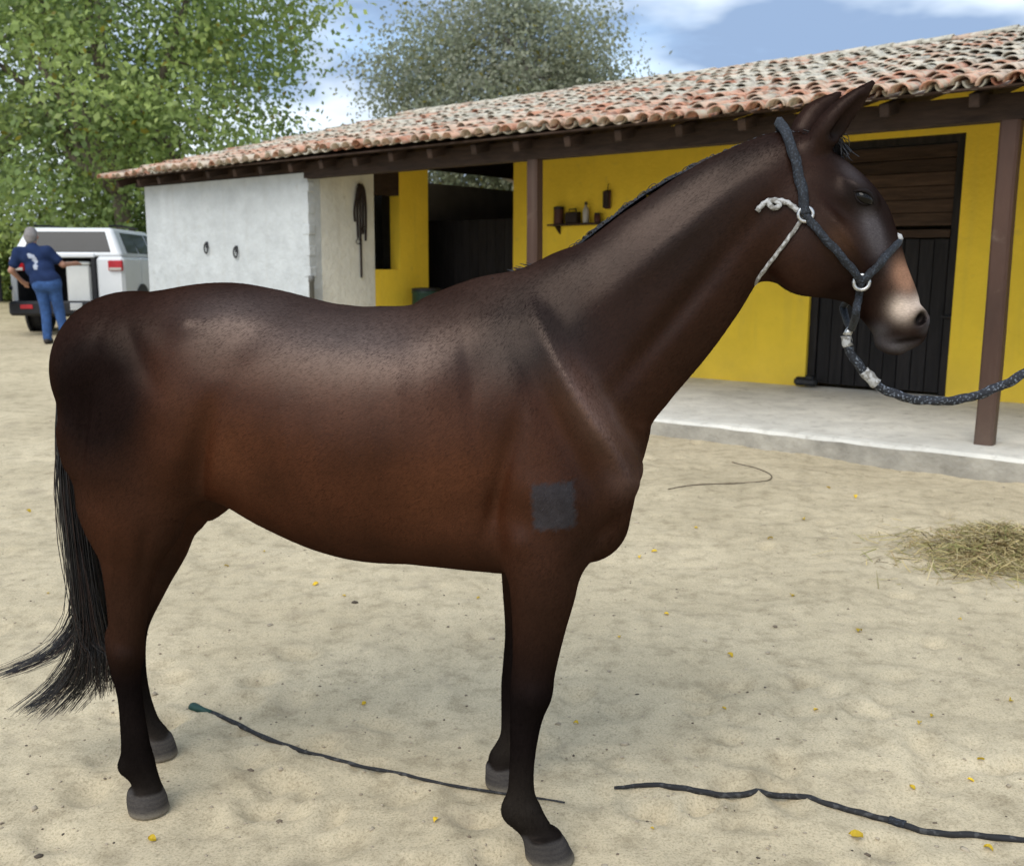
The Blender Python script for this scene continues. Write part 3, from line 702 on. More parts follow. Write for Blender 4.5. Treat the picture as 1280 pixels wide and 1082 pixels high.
def build_horse():
    h = 0.0066
    lo = np.array([-1.06, -0.34, -0.02]); hi = np.array([1.62, 0.34, 2.05])
    N = np.ceil((hi - lo) / h).astype(int)
    U = lo[0] + h * np.arange(N[0]); Vv = lo[1] + h * np.arange(N[1]); Zz = lo[2] + h * np.arange(N[2])
    F = np.full(N, 0.6, np.float32)
    def tube(nodes, k, sub=None, v0=None, e=None):
        D = catmull(list(nodes), 8)
        rm = max(D[:, 3].max(), 0.02) + 0.13
        i0, i1 = np.searchsorted(U, [D[:, 0].min() - rm, D[:, 0].max() + rm]); k0, k1 = np.searchsorted(Zz, [D[:, 1].min() - rm, D[:, 1].max() + rm])
        bm = D[:, 4].max() + 0.12; j0, j1 = np.searchsorted(Vv, [D[:, 2].min() - bm, D[:, 2].max() + bm])
        gu, gz = np.meshgrid(U[i0:i1], Zz[k0:k1], indexing='ij')
        best = np.full(gu.shape, 1e9); par = np.zeros(gu.shape + (3,))
        for s in range(len(D) - 1):
            p, q = D[s], D[s + 1]; d = q[:2] - p[:2]; L2 = max(d @ d, 1e-12)
            t = np.clip(((gu - p[0]) * d[0] + (gz - p[1]) * d[1]) / L2, 0, 1)
            dist = np.hypot(gu - p[0] - t * d[0], gz - p[1] - t * d[1]); m = dist < best
            best = np.where(m, dist, best)
            val = p[2:5] + t[..., None] * (q - p)[2:5]; par = np.where(m[..., None], val, par)
        dv = Vv[None, j0:j1, None] - par[:, None, :, 0]; a = par[:, None, :, 1]; b = par[:, None, :, 2]; dd = best[:, None, :]
        k0_ = np.sqrt((dd / a) ** 2 + (dv / b) ** 2) + 1e-9; k1_ = np.sqrt((dd / a ** 2) ** 2 + (dv / b ** 2) ** 2) + 1e-9
        f = (k0_ * (k0_ - 1) / k1_).astype(np.float32)
        S = F[i0:i1, j0:j1, k0:k1]
        F[i0:i1, j0:j1, k0:k1] = smin(S, f, k) if not sub else -smin(-S, f, k)
    def ellipsoid(c, r, ang=0.0, k=0.03, sub=False):
        """c=(u,v,z), r=(along,lateral,across), tilted by ang in the u-z plane"""
        R = max(r) + 0.08
        sl = [np.searchsorted(ax, [c[i] - R, c[i] + R]) for i, ax in enumerate((U, Vv, Zz))]
        gu, gv, gz = np.meshgrid(U[sl[0][0]:sl[0][1]] - c[0], Vv[sl[1][0]:sl[1][1]] - c[1], Zz[sl[2][0]:sl[2][1]] - c[2], indexing='ij')
        x = gu * math.cos(ang) + gz * math.sin(ang); y = -gu * math.sin(ang) + gz * math.cos(ang)
        k0_ = np.sqrt((x / r[0]) ** 2 + (gv / r[1]) ** 2 + (y / r[2]) ** 2) + 1e-9
        k1_ = np.sqrt((x / r[0] ** 2) ** 2 + (gv / r[1] ** 2) ** 2 + (y / r[2] ** 2) ** 2) + 1e-9
        f = (k0_ * (k0_ - 1) / k1_).astype(np.float32)
        ix = tuple(slice(a, b) for a, b in sl); S = F[ix]
        F[ix] = smin(S, f, k) if not sub else -smin(-S, f, k)
    def mir(nodes):
        n = nodes.copy(); n[:, 2] *= -1; return n
    trunk = nodes_from_pairs(TRUNK); neck = nodes_from_pairs(NECK); head = nodes_from_pairs(HEAD)
    fn = nodes_from_pairs(FORE_N); tn = nodes_from_pairs(THIGH_N); ff = nodes_from_pairs(FORE_F); hf = nodes_from_pairs(HIND_F)
    tube(trunk, 0.03); tube(nodes_from_pairs(BRISKET), 0.07); tube(nodes_from_pairs(WITHERS), 0.05); tube(neck, 0.07)
    # shoulders, haunches on both sides
    sh = nodes_from_pairs([((690, 410), (650, 425), .07, .05), ((735, 500), (630, 500), .12, .072), ((752, 592), (630, 600), .125, .085), ((745, 660), (640, 670), .12, .08)])
    for m in (sh, mir(sh)): tube(m, 0.06)
    tube(tn[:4], 0.10); tube(mir(tn[:3]), 0.10)
    tube(np.vstack([tn[3:]]), 0.03)
    far = np.vstack([mir(tn[2:3]), hf]); tube(far, 0.06)
    tube(fn, 0.045); tube(ff, 0.045)
    for (px, py, v, r3, an) in ((671, 862, .17, (.034, .047, .050), 0), (640, 1012, .17, (.026, .033, .028), 0), (650, 862, -.17, (.030, .044, .046), 0), (622, 948, -.17, (.022, .032, .026), 0), (145, 806, .15, (.022, .028, .055), .25), (160, 815, .15, (.036, .044, .050), .2), (160, 955, .15, (.024, .032, .026), 0)):
        q = hp(px, py, v); ellipsoid((q[0], v, q[1]), r3, an, 0.02)
    # chest muscles
    for sg in (1, -1):
        cu, cz = hp(757, 606, 0.07); ellipsoid((cu, sg * .075, cz), (.055, .07, .10), 0.3, 0.06)
    tube(head, 0.045)
    # round cheek, eye socket ridge, muzzle and chin
    for sg in (1, -1):
        cu, cz = hp(1020, 318, 0.05); ellipsoid((cu, sg * .045, cz), (.085, .05, .10), -0.6, 0.03)
        cu, cz = hp(1077, 243, 0.07); ellipsoid((cu, sg * .062, cz), (.044, .028, .026), -0.75, 0.03)
        cu, cz = hp(1090, 330, 0.05); ellipsoid((cu, sg * .034, cz), (.11, .026, .022), -0.98, 0.03)
        cu, cz = hp(1149, 396, 0.04); ellipsoid((cu, sg * .036, cz), (.030, .024, .022), -0.9, 0.018)
    cu, cz = hp(1112, 432, 0.0); ellipsoid((cu, 0, cz), (.038, .035, .020), -0.35, 0.016)
    cu, cz = hp(1140, 418, 0.0); ellipsoid((cu, 0, cz), (.026, .040, .030), -0.5, 0.016)
    # ears
    for sg, base, mid, tip in ((1, (1020, 182), (1052, 142), (1090, 104)), (-1, (1000, 172), (1020, 142), (1050, 116))):
        vv = sg * .045
        b0, m0, t0 = hp(*base, vv), hp(*mid, vv), hp(*tip, vv)
        E = np.array([[*b0, vv * .8, .030, .026], [*(b0 * .55 + m0 * .45), vv, .035, .027], [*m0, vv * 1.15, .031, .023], [*(m0 * .45 + t0 * .55), vv * 1.2, .021, .015], [*t0, vv * 1.15, .0075, .007]])
        tube(E, 0.02)
        # hollow facing forward and outward
        d = (t0 - b0) / np.linalg.norm(t0 - b0); nrm = np.array([d[1], -d[0]])
        Hh = np.array([[*(b0 * .45 + m0 * .55 + nrm * .020), vv * 1.35, .017, .013], [*(m0 + nrm * .019), vv * 1.5, .016, .013], [*(m0 * .5 + t0 * .5 + nrm * .012), vv * 1.45, .009, .008]])
        tube(Hh, 0.008, sub=True)
    # nostrils, mouth, eye sockets
    for sg in (1, -1):
        cu, cz = hp(1152, 398, 0.05); ellipsoid((cu, sg * .052, cz), (.022, .022, .012), 1.0, 0.006, True)
        mth = np.array([[*hp(1152, 424, .03), sg * .035, .004, .012], [*hp(1132, 424, .04), sg * .052, .0045, .012], [*hp(1112, 416, .05), sg * .058, .004, .012]]); tube(mth, 0.006, sub=True)
    # hooves: cones standing on the ground
    def hoof(px0, v, zt, rb, rt, lean):
        u, _ = px0
        D = [(u - lean, zt, v, rt, rt * .95), (u - lean * .45, zt * .55, v, (rb + rt) / 2, (rb + rt) / 2), (u, 0.0, v, rb, rb * .98)]
        i0, i1 = np.searchsorted(U, [u - .2, u + .2]); j0, j1 = np.searchsorted(Vv, [v - .12, v + .12]); k1 = np.searchsorted(Zz, zt + .08)
        gu, gv, gz = np.meshgrid(U[i0:i1], Vv[j0:j1], Zz[:k1], indexing='ij')
        t = np.clip(gz / zt, -.3, 1.2); r = rb + (rt - rb) * t; cu = u - lean * t
        f = np.maximum((np.hypot(gu - cu, (gv - v) * 1.04) - r) * .9, gz - zt).astype(np.float32)
        S = F[i0:i1, j0:j1, :k1]; F[i0:i1, j0:j1, :k1] = smin(S, f, .012)
    hoof((hp(690, 1080, .17)[0], 0), .17, .075, .064, .050, .030)
    hoof((hp(187, 1012, .15)[0], 0), .15, .070, .058, .046, .012)
    hoof((hp(632, 975, -.17)[0], 0), -.17, .07, .060, .048, .012)
    hoof((hp(200, 940, -.15)[0], 0), -.15, .068, .057, .046, .010)
    # anatomy relief on both flanks: (pixel, amplitude, sigma along, sigma across, tilt)
    gu, gz = np.meshgrid(U, Zz, indexing='ij'); A = np.zeros_like(gu)
    def relief(px, py, amp, su, sz, ang, v=.18):
        c = hp(px, py, v); x = (gu - c[0]) * math.cos(ang) + (gz - c[1]) * math.sin(ang); y = -(gu - c[0]) * math.sin(ang) + (gz - c[1]) * math.cos(ang)
        np.add(A, amp * np.exp(-(x / su) ** 2 - (y / sz) ** 2), out=A)
    relief(738, 515, .030, .20, .026, -1.02)       # shoulder blade ridge towards the point of the shoulder
    relief(700, 535, -.020, .18, .032, -1.08)
    relief(782, 555, -.016, .13, .026, -1.05)
    relief(785, 612, .012, .05, .055, 0)           # point of shoulder
    relief(660, 600, .016, .085, .075, -.5)        # triceps
    relief(628, 600, -.018, .15, .022, 1.30)       # line behind the elbow
    relief(650, 672, .014, .035, .04, 0)           # elbow
    relief(755, 668, -.010, .10, .022, .75)        # crease between chest and forearm
    relief(262, 565, -.030, .14, .032, 1.15)       # flank fold in front of the stifle
    relief(226, 580, .011, .055, .07, 0)           # stifle
    relief(300, 430, -.016, .09, .06, 0.4)         # hollow of the flank
    relief(238, 400, .015, .045, .035, 0)          # point of the hip
    relief(180, 440, -.010, .13, .030, -.9)
    relief(118, 540, -.014, .17, .020, 1.38)       # hamstring line
    relief(160, 560, .010, .12, .05, 1.4)
    relief(185, 690, -.008, .09, .012, 1.25); relief(150, 700, .006, .10, .016, 1.35)
    relief(520, 470, .006, .16, .07, -.2); relief(600, 470, -.010, .10, .05, 1.2)
    relief(655, 925, -.006, .09, .006, 1.57, .17); relief(164, 890, -.005, .07, .005, 1.4, .15)      # tendon grooves
    relief(872, 362, -.018, .26, .024, 0.90, .09)  # jugular groove
    relief(850, 290, .012, .25, .040, 0.72, .09)
    for q in range(7): relief(380 + 34 * q, 560 - 6 * q, .0022, .16, .013, 1.72)   # faint ribs
    relief(1068, 228, .006, .035, .010, -.6, .08); relief(1050, 262, -.009, .05, .014, -0.75, .08); relief(1062, 300, .009, .08, .010, -0.9, .08); relief(1040, 330, -.006, .06, .02, -0.9, .08)
    relief(1088, 330, -.008, .07, .012, -1.0, .06); relief(663, 868, .004, .03, .03, 0); relief(160, 820, .004, .03, .03, 0)
    wv = smooth01((np.abs(Vv) - .02) / .07)
    F -= (A[:, None, :] * wv[None, :, None]).astype(np.float32)
    F = np.maximum(F, (-(Zz - 0.001)).astype(np.float32)[None, None, :])
    V, Q = surface_nets(F, lo, h)
    # relax the voxel steps
    nb = np.zeros_like(V); ct = np.zeros(len(V))
    for it in range(2):
        nb[:] = 0; ct[:] = 0
        for a, b in ((0, 1), (1, 2), (2, 3), (3, 0)):
            np.add.at(nb, Q[:, a], V[Q[:, b]]); np.add.at(nb, Q[:, b], V[Q[:, a]]); np.add.at(ct, Q[:, a], 1); np.add.at(ct, Q[:, b], 1)
        keep = V[:, 2] > 0.004
        V[keep] = (0.5 * V + 0.5 * nb / ct[:, None])[keep]
    # coat: bay with black points, dusty grey withers, painted sheen and highlights, mealy muzzle
    u, v, z = V.T
    def spot(px, py, su, sz, ang=0.0, vv=.12):
        c = hp(px, py, vv); x = (u - c[0]) * math.cos(ang) + (z - c[1]) * math.sin(ang); y = -(u - c[0]) * math.sin(ang) + (z - c[1]) * math.cos(ang)
        return np.exp(-(x / su) ** 2 - (y / sz) ** 2)
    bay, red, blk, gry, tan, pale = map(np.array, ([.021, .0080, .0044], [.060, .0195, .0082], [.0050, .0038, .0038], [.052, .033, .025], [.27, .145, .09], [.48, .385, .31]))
    c = np.repeat(bay[None], len(V), 0)
    def over(col, w): c[:] = c * (1 - w[:, None]) + col * w[:, None]
    nse = 0.5 + 0.35 * np.sin(u * 9 + 3 * np.sin(z * 7)) * np.sin(z * 11 + 2 * np.sin(u * 6))
    over(red, .62 * np.clip(spot(450, 620, .42, .13) + spot(330, 560, .18, .16) + .8 * spot(560, 600, .16, .2) + .5 * spot(750, 560, .05, .22, -1.0) + .5 * spot(650, 560, .08, .2), 0, 1))
    over(red, .55 * np.clip(spot(420, 520, .40, .14) + spot(230, 470, .07, .10), 0, 1))
    over(red, .55 * np.clip(spot(165, 660, .10, .13) + spot(230, 540, .06, .14), 0, 1))
    over(blk, .80 * np.clip(1.2 * spot(645, 425, .10, .10, -.6) + spot(720, 340, .17, .05, .4) + spot(880, 225, .25, .045, .5) + 1.7 * spot(150, 485, .16, .17) + spot(700, 400, .10, .07, -.4) + .8 * spot(860, 300, .22, .10, .75), 0, 1))  # dark withers and crest; haunch blackened to deepen the contrast
    over(np.array([.085, .068, .062]), .55 * np.clip(spot(440, 425, .24, .055, -.1) + .7 * spot(300, 385, .14, .045), 0, 1))  # pale sheen along the back and croup, painted into the coat colour
    over(gry, .38 * np.clip(spot(460, 460, .16, .06, -.2) + spot(620, 360, .13, .05, .2) + spot(820, 270, .2, .05, .6) + spot(470, 400, .25, .04), 0, 1))  # dusty grey at withers and neck, more sheen painted along the back
    over(np.array([.125, .072, .056]), np.clip(.75 * spot(745, 510, .15, .028, -1.02, .13) + .35 * spot(790, 600, .05, .04, 0, .1), 0, 1))  # highlight on the shoulder ridge and point, painted as lighter coat
    over(np.array([.085, .030, .013]), .45 * np.clip(spot(310, 560, .10, .12) + spot(560, 590, .12, .14) + .7 * spot(690, 560, .05, .14), 0, 1))
    over(np.array([.075, .034, .021]), .55 * np.clip(spot(470, 500, .22, .08, -.1) + .8 * spot(255, 470, .05, .10), 0, 1))  # soft barrel highlight painted in brown, with a browner hip
    over(blk, .75 * np.clip(1.2 * spot(650, 420, .085, .075, -.5, .16), 0, 1))
    hd = smooth01((u - hp(985, 250)[0]) / .12)
    over(blk, .55 * hd)
    over(np.array([.085, .075, .078]), np.clip(.9 * spot(1088, 275, .05, .015, -1.1, .06) + .95 * spot(1092, 300, .06, .022, -1.1, .055) + .45 * spot(1065, 218, .04, .018, -.9, .05), 0, 1))
    over(np.array([.11, .055, .03]), .35 * spot(1050, 300, .045, .035, -.8, .09))
    over(tan, .95 * np.clip(1.25 * spot(1131, 345, .042, .028, -1.05, .04), 0, 1))
    over(pale, .95 * np.clip(1.2 * spot(1128, 386, .028, .026, -.8, .05) + .9 * spot(1150, 378, .022, .020, -.9, .03), 0, 1))
    over(np.array([.095, .088, .092]), .8 * np.clip(spot(1160, 404, .014, .022, -.3, .045) + spot(1120, 432, .045, .018, -.1, .03) + spot(1100, 415, .02, .02, 0, .05), 0, 1))
    over(blk, np.clip(1.6 * spot(1153, 399, .013, .018, .1, .05) + 1.5 * spot(1133, 425, .030, .006, .15, .045), 0, 1))  # shade inside nostril and mouth groove painted black
    # black legs
    kf = smooth01((0.72 - z) / .30) * (u > -.25); kh = smooth01((0.56 - z) / .20) * (u <= -.25)
    over(blk, .97 * np.clip(kf + kh, 0, 1))
    over(blk, .6 * smooth01((0.74 - z) / .12) * (np.abs(u - .02) < .14))
    # hooves
    edge = .076 + .005 * np.sin(u * 60 + v * 80); over(np.array([.045, .041, .040]) , smooth01((edge - z) / .010)); rg = .5 + .5 * np.sin(z * 520 + 1.5 * np.sin(u * 40)); over(np.array([.10, .088, .075]), .30 * rg * (z < .068)); over(np.array([.26, .225, .17]), np.clip(.75 * smooth01((.030 - z) / .030) + .07 * (z < .35) * smooth01((.35 - z) / .3) * nse, 0, 1))
    over(blk, .8 * np.clip(1.5 * spot(1077, 246, .042, .026, -.5, .09), 0, 1))
    over(blk, .85 * np.clip(spot(1045, 165, .035, .02, .8, .05), 0, 1)); over(np.array([.13, .085, .06]), .75 * spot(1076, 143, .05, .006, 1.1, .05))
    # grey square painted on the right shoulder
    cc = hp(694, 629, .20); jg = .003 * np.sin(u * 210 + 3 * np.sin(z * 140)); du, dz = jg + (u - cc[0]) * 0.998 + (z - cc[1]) * .06, (z - cc[1]) - (u - cc[0]) * .06
    sq = smooth01((.055 - np.abs(du)) / .012) * smooth01((.062 - np.abs(dz + jg)) / .012) * (v > 0)
    sqn = 1 + .10 * np.sin(du * 160 + 2 * np.sin(dz * 90)) * np.sin(dz * 130)
    c[:] = c * (1 - .88 * sq[:, None]) + (np.array([.029, .029, .033])[None] * sqn[:, None]) * (.88 * sq[:, None])
    c *= (0.92 + .16 * nse)[:, None]
    W = HO + u[:, None] * HU + v[:, None] * HV; W[:, 2] = z
    root = empty('horse', (HO[0], HO[1], 0), 0, 'dark bay horse standing side on with black legs and mealy muzzle', 'horse')
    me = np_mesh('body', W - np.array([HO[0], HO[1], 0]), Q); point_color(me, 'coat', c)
    gl = np.clip(1 + 2.6 * spot(450, 420, .28, .09, -.1) + 1.2 * spot(290, 400, .14, .06, -.1) + 2.2 * spot(745, 515, .16, .045, -1.05) + .8 * spot(830, 270, .2, .06, .65) - .9 * np.clip(1.3 * spot(150, 490, .17, .18), 0, 1) - .85 * np.clip(kf + kh, 0, 1) - .35 * hd, .08, 4); point_color(me, 'gloss', np.repeat(gl[:, None], 3, 1))  # shine boosted by hand where highlights sit, cut on haunch, legs and head
    me.materials.append(coat_material())
    link(bpy.data.objects.new('body', me), root)
    coat_hair(root, V, Q, c, gl)
    def surf_v(uu, zz, near=True):
        i = np.clip((uu - lo[0]) / h, 0, N[0] - 2); k = np.clip((zz - lo[2]) / h, 0, N[2] - 2); i0, k0 = int(i), int(k); fi, fk = i - i0, k - k0
        L = (F[i0, :, k0] * (1 - fi) + F[i0 + 1, :, k0] * fi) * (1 - fk) + (F[i0, :, k0 + 1] * (1 - fi) + F[i0 + 1, :, k0 + 1] * fi) * fk
        ins = np.where(L < 0)[0]
        if len(ins) == 0: return None
        j = ins[-1]
        if j + 1 >= N[1]: return Vv[j]
        t = L[j] / (L[j] - L[j + 1]); return Vv[j] + t * h
    return root, surf_v

def coat_hair(root, V, Q, c, gl):
    """short flat hairs over the whole skin, combed down and back"""
    r = np.random.default_rng(33); a, b, d, e = (V[Q[:, i]] for i in range(4))
    nr = np.cross(d - a, e - b); ar = np.linalg.norm(nr, axis=1); ok = ar > 1e-12; ec = hp(1080, 247, .09); mz = hp(1140, 405, .04)
    w = np.where(ok & (a[:, 2] > .09) & (np.hypot(a[:, 0] - ec[0], a[:, 2] - ec[1]) > .028) & (np.hypot(a[:, 0] - mz[0], a[:, 2] - mz[1]) > .075), ar, 0); w /= w.sum()
    n = 330000; f = r.choice(len(Q), n, p=w); x, y = r.random(n)[:, None], r.random(n)[:, None]
    P = (a[f] * (1 - x) + b[f] * x) * (1 - y) + (e[f] * (1 - x) + d[f] * x) * y; N = nr[f] / ar[f][:, None]
    hd = smooth01((P[:, 0] - hp(985, 250)[0]) / .10)[:, None]; lg = smooth01((.70 - P[:, 2]) / .2)[:, None]
    D = np.array([-.62, 0, -.62]) * (1 - lg) + np.array([-.1, 0, -1.0]) * lg; D = D * (1 - hd) + np.array([.55, 0, -.80]) * hd
    sw = .5 * np.sin(P[:, 0] * 5 + 2 * np.sin(P[:, 2] * 4)); D = D + np.stack([sw * .3, r.normal(0, .22, n), -sw * .3], 1) + r.normal(0, .16, (n, 3))
    D -= N * (D * N).sum(1)[:, None]; D /= np.linalg.norm(D, axis=1)[:, None] + 1e-9
    S = np.cross(N, D); L = (r.uniform(.007, .014, n) * (1 - .45 * hd[:, 0]))[:, None]; wd = r.uniform(.0005, .0009, n)[:, None]; lift = r.uniform(.03, .11, n)[:, None]
    R_ = r.normal(0, .12, n)[:, None]
    T = np.stack([P - S * wd - N * .0003, P + S * wd - N * .0003 + N * R_ * wd, P + (D + N * lift) * L], 1).reshape(-1, 3)
    W = HO + T[:, :1] * HU + T[:, 1:2] * HV; W[:, 2] = T[:, 2]
    col = c[Q[f, 0]] * np.clip(r.lognormal(0, .22, n), .6, 1.8)[:, None]
    me = np_mesh('coat_hair', W - np.array([HO[0], HO[1], 0]), np.arange(3 * n).reshape(-1, 3), None, False); point_color(me, 'coat', np.repeat(col, 3, 0)); point_color(me, 'gloss', np.repeat(np.repeat(gl[Q[f, 0]][:, None], 3, 1), 3, 0))
    m = bpy.data.materials.new('short_hair'); m.use_nodes = True; nn, ll = m.node_tree.nodes, m.node_tree.links; nn.remove(nn['Principled BSDF'])
    at = nn.new('ShaderNodeAttribute'); at.attribute_name = 'coat'; df = nn.new('ShaderNodeBsdfDiffuse'); ll.new(at.outputs['Color'], df.inputs[0])
    gs = nn.new('ShaderNodeBsdfAnisotropic'); gs.inputs['Roughness'].default_value = .32; gs.inputs['Color'].default_value = (.0130, .0100, .0086, 1); ga = nn.new('ShaderNodeAttribute'); ga.attribute_name = 'gloss'; gv = nn.new('ShaderNodeVectorMath'); gv.operation = 'SCALE'; gv.inputs[0].default_value = (.0130, .0102, .0088); ll.new(ga.outputs['Fac'], gv.inputs['Scale']); ll.new(gv.outputs[0], gs.inputs['Color'])
    ad = nn.new('ShaderNodeAddShader'); ll.new(df.outputs[0], ad.inputs[0]); ll.new(gs.outputs[0], ad.inputs[1]); ll.new(ad.outputs[0], nn['Material Output'].inputs[0]); me.materials.append(m)
    link(bpy.data.objects.new('coat_hair', me), root)['kind'] = 'stuff'

def coat_material():
    m = bpy.data.materials.new('horse_coat'); m.use_nodes = True; n, l = m.node_tree.nodes, m.node_tree.links; n.remove(n['Principled BSDF'])
    at = n.new('ShaderNodeAttribute'); at.attribute_name = 'coat'; gl = n.new('ShaderNodeAttribute'); gl.attribute_name = 'gloss'
    t = n.new('ShaderNodeTexCoord'); mpn = n.new('ShaderNodeMapping'); mpn.inputs['Scale'].default_value = (60, 160, 160); mpn.inputs['Rotation'].default_value = (0, 0.5, 0)
    l.new(t.outputs['Object'], mpn.inputs[0])
    ns = n.new('ShaderNodeTexNoise'); ns.inputs['Scale'].default_value = 2.2; ns.inputs['Detail'].default_value = 4; l.new(mpn.outputs[0], ns.inputs['Vector'])
    nb = n.new('ShaderNodeTexNoise'); nb.inputs['Scale'].default_value = 7; nb.inputs['Detail'].default_value = 5; l.new(t.outputs['Object'], nb.inputs['Vector'])
    r = n.new('ShaderNodeMapRange'); r.inputs['To Min'].default_value = 0.55; r.inputs['To Max'].default_value = 1.45; l.new(ns.outputs['Fac'], r.inputs[0])
    r2 = n.new('ShaderNodeMapRange'); r2.inputs['From Min'].default_value = 0.3; r2.inputs['From Max'].default_value = 0.7; r2.inputs['To Min'].default_value = 0.72; r2.inputs['To Max'].default_value = 1.28; l.new(nb.outputs['Fac'], r2.inputs[0])
    mu = n.new('ShaderNodeMath'); mu.operation = 'MULTIPLY'; l.new(r.outputs[0], mu.inputs[0]); l.new(r2.outputs[0], mu.inputs[1])
    vm = n.new('ShaderNodeVectorMath'); vm.operation = 'SCALE'; l.new(at.outputs['Color'], vm.inputs[0]); l.new(mu.outputs[0], vm.inputs['Scale'])
    b = n.new('ShaderNodeBump'); b.inputs['Strength'].default_value = 0.10; b.inputs['Distance'].default_value = 0.003; l.new(ns.outputs['Fac'], b.inputs['Height'])
    df = n.new('ShaderNodeBsdfDiffuse'); l.new(vm.outputs[0], df.inputs[0]); l.new(b.outputs[0], df.inputs['Normal'])
    gs = n.new('ShaderNodeBsdfAnisotropic'); rr = n.new('ShaderNodeMapRange'); rr.inputs['To Min'].default_value = 0.28; rr.inputs['To Max'].default_value = 0.44; l.new(nb.outputs['Fac'], rr.inputs[0]); l.new(rr.outputs[0], gs.inputs['Roughness'])
    gm = n.new('ShaderNodeVectorMath'); gm.operation = 'SCALE'; gm.inputs[0].default_value = (.0150, .0118, .0102); l.new(gl.outputs['Fac'], gm.inputs['Scale']); l.new(gm.outputs[0], gs.inputs['Color']); l.new(b.outputs[0], gs.inputs['Normal'])
    ad = n.new('ShaderNodeAddShader'); l.new(df.outputs[0], ad.inputs[0]); l.new(gs.outputs[0], ad.inputs[1]); l.new(ad.outputs[0], n['Material Output'].inputs[0])
    return m

horse, surf_v = build_horse()
def on_horse(px, py, out=0.0, v=0.1):
    """point of the horse's right side that shows at this pixel, lifted by out"""
    for _ in range(8):
        uu, zz = hp(px, py, v); s = surf_v(uu, zz)
        if s is None: break
        v = s + out
    uu, zz = hp(px, py, v); return np.array([uu, v, zz])

M_HAIR = mat('black_hair', (0.011, 0.009, 0.010), 0.45, 0.4, 60, 0.0, None, 0.5)
M_HAIRB = mat('sun_bleached_hair', (0.045, 0.024, 0.018), 0.5, 0.4, 60, 0.0, None, 0.4)
def strands(name, lines, r0, r1, m, parent, m2=None, share=0.0):
    V, Fq, mi = [], [], []; nv = 0
    for L in lines:
        L = np.asarray(L, float); k = len(L)
        T = np.gradient(L, axis=0); T /= np.linalg.norm(T, axis=1)[:, None] + 1e-9
        a = np.cross(T, [0.3, 0.2, 0.93]); a /= np.linalg.norm(a, axis=1)[:, None] + 1e-9; b = np.cross(T, a)
        r = np.linspace(r0, r1, k)[:, None]
        P = np.stack([L + r * (a * math.cos(q) + b * math.sin(q)) for q in (0, 2.09, 4.19)], 1).reshape(-1, 3)
        f = [(i * 3 + j, i * 3 + (j + 1) % 3, (i + 1) * 3 + (j + 1) % 3, (i + 1) * 3 + j) for i in range(k - 1) for j in range(3)]
        V.append(P); Fq.append(np.array(f) + nv); nv += len(P); mi += [1 if (m2 and random.random() < share) else 0] * len(f)
    me = np_mesh(name, np.concatenate(V), np.concatenate(Fq), m)
    if m2: me.materials.append(m2); me.polygons.foreach_set('material_index', np.array(mi, np.int32))
    return link(bpy.data.objects.new(name, me), parent)
OFS = np.array([HO[0], HO[1], 0])
def hl(u, v, z): return h2w(u, v, z) - OFS
